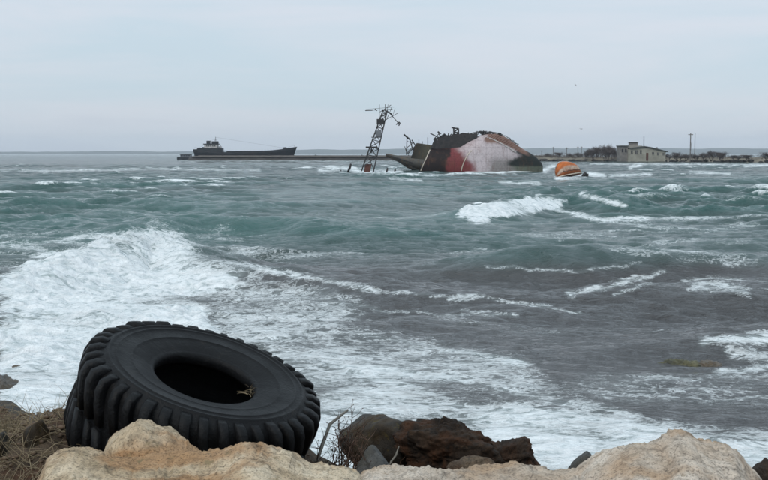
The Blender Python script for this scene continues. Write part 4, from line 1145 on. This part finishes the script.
def loft_rock(name, label, mat, pix, Y, zb, bf, bb, seed, amp=0.03, fine=0.008, nx=190, nr=110, yslant=0.0, round_=0.62):
    """a long boulder: its skyline is given by sight lines at distance Y, rounded to bf in front and bb behind"""
    P = [at(u, v, Y) for u, v in pix]; xs_ = np.array([p.x for p in P]); zs_ = np.array([p.z for p in P])
    s = np.linspace(0, 1, nx); sm_ = 0.5 - 0.5 * np.cos(math.pi * s); s = 0.5 * s + 0.5 * sm_
    X = xs_[0] + (xs_[-1] - xs_[0]) * s
    zt = np.interp(X, xs_, zs_)
    ker = np.ones(3) / 3; zt = np.convolve(np.pad(zt, 1, 'edge'), ker, 'valid')
    end = np.clip(np.minimum(s, 1 - s) / 0.05, 0, 1) ** 0.5
    t = np.linspace(0, 2 * math.pi, nr, endpoint=False)
    ca, sa = np.cos(t), np.sin(t)
    cy = np.sign(ca) * np.abs(ca) ** round_; cz = np.sign(sa) * np.abs(sa) ** 0.75
    b = np.where(ca < 0, bf, bb)
    Yc = Y + yslant * (X - X.mean())
    want = (zt - CAM_H) / Y                                   # slope of the sight line that grazes the skyline
    hgt = np.maximum(zt - zb, 0.02) * (0.06 + 0.94 * end)
    for it in range(5):
        VX = np.repeat(X[:, None], nr, 1); VY = Yc[:, None] + (b * cy)[None] * (0.25 + 0.75 * end)[:, None] * (0.75 + 0.25 * (hgt / hgt.max())[:, None])
        VZ = zb + hgt[:, None] * np.where(cz > 0, cz, cz * .5)[None]
        have = ((VZ - CAM_H) / VY).max(1)
        if it < 4: hgt = np.maximum(hgt + (want - have) * Y, 0.02)
    VX = VX * (VY / Y) ** 0.6
    V = np.stack([VX, VY, VZ], -1)
    N = np.stack([0 * VX, np.broadcast_to(cy[None] , VX.shape), np.broadcast_to(cz[None], VX.shape)], -1); N /= np.linalg.norm(N, axis=-1)[..., None] + 1e-9
    n_low = fbm(V * 3.2, seed, 3); n_mid = fbm(V * np.array([8, 8, 13]), seed + 3, 4); n_f = fbm(V * 36, seed + 9, 4, 2.2, .6)
    terr = np.abs(fbm(V * np.array([4.0, 4.0, 9.0]), seed + 20, 4))
    crk = np.clip(1 - np.abs(fbm(V * np.array([3.0, 3.0, 2.0]) + 4, seed + 31, 3)) / 0.05, 0, 1)
    Wp = V + 0.05 * np.stack([n_mid, n_low, -n_mid], -1)
    fac_ = 0.017 * facet(Wp * np.array([3.2, 3.2, 4.5]), seed + 50) + 0.0045 * facet(Wp * np.array([9, 9, 14.0]), seed + 70)
    D = fac_ + amp * 0.7 * n_low + amp * 0.32 * n_mid - amp * 0.5 * (terr - .25) + fine * n_f - 0.007 * crk
    V = V + N * (D * (0.3 + 0.7 * end)[:, None])[..., None]
    m = mesh_np(name, V.reshape(-1, 3), grid_faces(nx, nr, True)[:, ::-1])
    bm = bmesh.new(); bm.from_mesh(m); bmesh.ops.holes_fill(bm, edges=[e for e in bm.edges if e.is_boundary], sides=0)
    bmesh.ops.recalc_face_normals(bm, faces=bm.faces); bm.to_mesh(m); bm.free()
    return tag(obj(name, m, mat), label, 'boulder')

loft_rock('boulder', 'peaked ochre limestone boulder leaning against the front of the tyre', M['limestone'],
          [(97, 470), (101, 452), (106, 441), (115, 431), (126, 423), (136, 418), (143, 416.5), (152, 421), (160, 425), (168, 427), (176, 434), (185, 441), (196, 449), (208, 456), (220, 470)], 4.95, 2.45, .35, .30, 3, .020, .007, 150, 90)
loft_rock('boulder', 'broad ochre limestone slab lying in front of the tyre with rusty cracks', M['limestone'],
          [(30, 500), (35, 478), (41, 463), (50, 453), (62, 448), (78, 447), (92, 451), (108, 456), (130, 457), (160, 457), (190, 455), (212, 452), (228, 447), (244, 443), (262, 443), (278, 447), (290, 450), (300, 456), (312, 462), (330, 463), (345, 466), (358, 473), (368, 490)], 4.55, 2.35, .75, .42, 8, .026, .008, 230, 120)
loft_rock('boulder', 'wide pale pinkish limestone boulder sloping down to a low shelf beside the shrub', M['limestone_pale'],
          [(352, 490), (358, 475), (368, 468), (385, 465.5), (420, 465), (470, 466.5), (520, 467.5), (560, 468), (578, 465), (590, 457), (604, 450), (618, 445), (634, 441), (650, 442), (661, 442), (668, 435), (676, 432), (688, 433), (700, 440), (716, 442), (730, 443), (740, 450), (748, 460), (757, 470), (768, 488)], 4.75, 2.30, .85, .45, 15, .024, .008, 260, 120)

# ------------------------------------------------------------------ dark rocks on the bank
place_rock('boulder', 'smooth dark grey-brown rounded boulder between the shrub and the crumbly brown rock', M['dark_rock'], 338, 416, 413, 480, 6.85, .62, 23, 5, .05, 'boulder', facets=10, p=7, rough=.10, fine=.012)
place_rock('boulder', 'largest crumbly rust-brown rock in the middle of the dark rocks', M['brown_rock'], 392, 505, 416, 482, 6.55, .75, 30, 6, .05, 'boulder', facets=14, p=8, rough=.16, fine=.085, ffreq=5.5)
place_rock('boulder', 'smaller crumbly rust-brown rock sloping down beside the largest brown one', M['brown_rock'], 474, 540, 435, 486, 6.45, .55, 44, 6, .05, 'boulder', facets=12, p=8, rough=.16, fine=.085, ffreq=5.0)
place_rock('stone', 'small dark angular stone below the smooth grey-brown boulder', M['grey_stone'], 350, 402, 447, 496, 5.75, .32, 55, 5, .05, 'stone', facets=9, p=11, rough=.08, fine=.02)
place_rock('stone', 'flat tan-brown stone tucked against the foot of the crumbly rocks', M['earth'], 446, 506, 454, 488, 6.0, .35, 61, 5, .05, 'stone', facets=12, p=9, rough=.12, fine=.05)
place_rock('stone', 'small grey wedge of stone sticking up behind the pale boulder', M['grey_stone'], 568, 604, 453, 492, 5.7, .22, 70, 5, .05, 'stone', facets=7, p=14, rough=.06, fine=.015)
place_rock('stone', 'crumbly brown stone at the outer end of the pale boulder', M['brown_rock'], 742, 790, 461, 500, 5.2, .4, 73, 5, .05, 'stone', facets=12, p=9, rough=.14, fine=.06)
place_rock('boulder', 'flat wet dark slab at the bank edge above the foam', M['dark_rock'], -40, 38, 402, 450, 6.7, .9, 81, 5, .05, 'boulder', facets=8, p=10, rough=.06, fine=.012)
place_rock('stone', 'rounded mossy dark stone half covered by dry grass', M['dark_rock'], 20, 58, 419, 468, 5.75, .3, 86, 5, .08, 'stone', facets=10, p=7, rough=.08, fine=.02)
place_rock('stone', 'low dark stone deep in the dry grass tangle', M['dark_rock'], -12, 14, 432, 470, 5.7, .3, 89, 4, .08, 'stone', facets=10, p=7, rough=.08, fine=.02)
for i, (u0, u1, v0, v1) in enumerate(((34, 46, 412, 424), (45, 62, 413, 427), (60, 71, 418, 430), (56, 66, 424, 434), (28, 40, 416, 428))):
    place_rock('pebble', 'fist-sized pebble on the bank edge between dry grass and tyre', M['grey_stone'] if i % 2 else M['wet_rock'], u0, u1, v0, v1 + 6, 6.45 - .05 * i, .09, 100 + i, 3, .02, 'pebble', 'pebbles on the bank edge', rough=.08, fine=.02)

# rocks in the wash
def sea_rock(name, label, mat, u0, u1, vtop, vfoot, depth, seed, group=None, **kw):
    Y = on((u0 + u1) / 2, vfoot, 0.0).y + depth * .3
    return place_rock(name, label, mat, u0, u1, vtop, vfoot + 14, Y, depth, seed, 5, 0.1, 'rock', group, **kw)
sea_rock('rock', 'brown wet rock in the foam just off the flat bank slab', M['wet_rock'], -18, 21, 377, 393, 1.0, 120, fine=.06)
sea_rock('rock', 'low dark rock awash in the foam farther off the bank slab', M['wet_rock'], -25, 17, 352, 358, 1.2, 124, fine=.06)
sea_rock('rock', 'small black rock tip awash beside the low dark rock', M['wet_rock'], 12, 26, 364, 370, .6, 126, fine=.05)
sea_rock('rock', 'black rock awash far along the foam edge of the breaker', M['wet_rock'], -30, 8, 306, 313, 1.6, 128, fine=.05)
sea_rock('rock', 'yellow-green weedy rock barely awash in the grey water off the pale boulder', M['weed_rock'], 652, 706, 359.5, 368, 1.1, 131, fine=.10)
sea_rock('rock', 'black rock awash beside the yellow-green weedy rock', M['wet_rock'], 690, 728, 360.5, 367, .9, 135, fine=.10)

# ------------------------------------------------------------------ gravel, grass, shrub, sticks
V_, F_ = [], []; off = 0
shapes = [rock_arrays(200 + k, 1, facets=9, fine=0) for k in range(6)]
for k in range(1500):
    x = random.uniform(-3.2, 2.5); y = random.uniform(4.6, 7.2)
    if random.random() < .6: x = random.uniform(-2.6, -1.2); y = random.uniform(5.0, 6.9)
    z = float(bank_z(x, y)); rv, rf = shapes[k % 6]; s_ = random.uniform(.006, .02) * random.uniform(.6, 1.3)
    a = random.uniform(0, 6.28); ca, sa = math.cos(a), math.sin(a); Rm = np.array([[ca, -sa, 0], [sa, ca, 0], [0, 0, 1]])
    V_.append((rv * np.array([s_ * 1.3, s_, s_ * .6])) @ Rm.T + np.array([x, y, z + s_ * .3])); F_.append(rf + off); off += len(rv)
tag(obj('gravel', mesh_np('gravel', np.concatenate(V_), np.concatenate(F_)), M['pebble']), 'brown gravel and shell grit on the bank around the tyre', 'gravel', kind='stuff')

grass = Soup()
def blade(p, d, l, w, sag, soup):
    side = Vector((-d.y, d.x, 0)); side = side.normalized() if side.length > 1e-3 else Vector((1, 0, 0))
    pts = []; n = 5
    for i in range(n):
        t = i / (n - 1); pts.append(p + d * (l * t) + Vector((0, 0, -sag * l * t * t)))
    V, F = tube_arrays(pts, [w * (1 - .75 * i / (n - 1)) for i in range(n)], 3); soup.add(V, F)
g2 = random.Random(5)
for k in range(4200):
    x = -2.9 + abs(g2.gauss(0, .55)); y = g2.uniform(4.7, 6.35)
    if x > -1.80 + .25 * g2.random(): continue
    z = float(bank_z(x, y)) - .02
    d = Vector((g2.gauss(.1, .7), g2.gauss(-.1, .7), abs(g2.gauss(.35, .35)))).normalized()
    blade(Vector((x, y, z)), d, g2.uniform(.12, .42), g2.uniform(.0015, .0034), g2.uniform(.1, .7), grass)
for k in range(60):                                  # a few blades by the front of the tyre and among the dark rocks
    u = g2.choice((260, 295, 520, 395, 380)) + g2.gauss(0, 12); x = at(u, 460, 5.6).x; y = g2.uniform(5.0, 5.9)
    d = Vector((g2.gauss(0, .5), g2.gauss(0, .4), 1)).normalized()
    blade(Vector((x, y, float(bank_z(x, y)))), d, g2.uniform(.15, .5), g2.uniform(.0012, .0022), g2.uniform(.1, .5), grass)
for k in range(26):                                  # straw caught inside the rim
    rd = ray(g2.gauss(251, 3.0), g2.gauss(391, 3.0)); pl = TY_O + TY_A * .21
    q = Vector((0, 0, CAM_H)) + rd * ((pl - Vector((0, 0, CAM_H))).dot(TY_A) / rd.dot(TY_A))
    blade(q, Vector((g2.gauss(0, .6), g2.gauss(0, .6), g2.gauss(.3, .4))).normalized(), g2.uniform(.03, .09), g2.uniform(.001, .002), g2.uniform(.1, .6), grass)
tag(obj('dry_grass', grass.mesh('dry_grass', True), M['straw']), 'tangle of straw-coloured dead grass on the bank beside the slab', 'grass', kind='stuff')

def shrub(name, label, base, h, n, seed, spread):
    g = random.Random(seed); st, tw = Soup(), Soup()
    for k in range(n):
        p = Vector((g.gauss(0, .05), g.gauss(0, .05), 0)); d = Vector((g.gauss(0, spread), g.gauss(0, spread * .6), 1)).normalized(); l = h * g.uniform(.5, 1.0)
        pts = [p]
        for i in range(5):
            d = (d + Vector((g.gauss(0, .18), g.gauss(0, .18), g.gauss(0, .08)))).normalized(); pts.append(pts[-1] + d * l / 5)
        st.add(*tube_arrays(pts, [.005, .0045, .004, .0032, .0024, .0014], 4))
        for i in range(1, 6):
            for _ in range(3):
                d2 = (d + Vector((g.gauss(0, .8), g.gauss(0, .8), g.gauss(0, .5)))).normalized(); q = pts[i]; l2 = l * g.uniform(.1, .3)
                q2 = q + d2 * l2 * .6; q3 = q2 + (d2 + Vector((g.gauss(0, .4), g.gauss(0, .4), .2))).normalized() * l2 * .4
                tw.add(*tube_arrays([q, q2, q3], [.0024, .0018, .001], 3))
                # dried buds
                tw.add(*tube_arrays([q3, q3 + d2 * .006, q3 + d2 * .012], [.001, .0032, .0008], 4))
    o = thing(name, label, 'shrub', base); obj('stem', st.mesh('stem', True), M['twig'], o); obj('twig', tw.mesh('twig', True), M['twig'], o)['kind'] = 'stuff'
p = at(332, 480, 6.0); p.z = float(bank_z(p.x, 6.0)) - .02
shrub('dry_shrub', 'leafless reddish-brown shrub between the tyre and the smooth dark boulder', p, .46, 20, 4, .45)
p = at(343, 470, 6.45); p.z = float(bank_z(p.x, 6.45)) - .02
shrub('dry_shrub', 'taller brown dry stalks right against the smooth dark boulder', p, .44, 10, 9, .2)
def stick(name, label, pts, r):
    V, F = tube_arrays(pts, [r * .8, r, r, r * .6], 7); n = len(V)
    tag(obj(name, mesh_py(name, V, F + [tuple(range(7))[::-1], tuple(range(n - 7, n))], True), M['driftwood']), label, 'driftwood')
def stick_on(name, label, pix, Y, r):
    pts = [at(u, v, Y + dy) for u, v, dy in pix]; stick(name, label, pts, r)
stick_on('driftwood', 'grey driftwood branch propped up in the shrub beside the tyre', [(313, 476, -.25), (320, 452, -.1), (330, 424, .05), (348, 410, .12)], 6.3, .011)
stick_on('driftwood', 'pale forked twig propped among the dark stones beside the shrub', [(388, 470, 0), (391, 462, 0), (396, 455, .02), (399, 446, .03)], 5.7, .006)
stick_on('driftwood', 'thin dark stick poking out of the foot of the crumbly rock', [(520, 466, .1), (532, 467, 0), (541, 468, -.05), (549, 470, -.1)], 6.0, .008)

# ------------------------------------------------------------------ haze
hm = bpy.data.materials.new('sea_haze'); hm.use_nodes = True; hn = hm.node_tree; hn.nodes.clear()
ho = hn.nodes.new('ShaderNodeOutputMaterial'); hv = hn.nodes.new('ShaderNodeVolumePrincipled')
hv.inputs['Color'].default_value = (0.84, 0.91, 1.0, 1); hv.inputs['Density'].default_value = 0.85e-4; hv.inputs['Anisotropy'].default_value = 0.0
hn.links.new(hv.outputs[0], ho.inputs['Volume'])
hzm = mesh_py('haze', box_verts(-14000, 14000, -200, 10800, -6, 160), BOXF); hzm.materials.append(hm)
tag(obj('haze', hzm), kind='stuff')
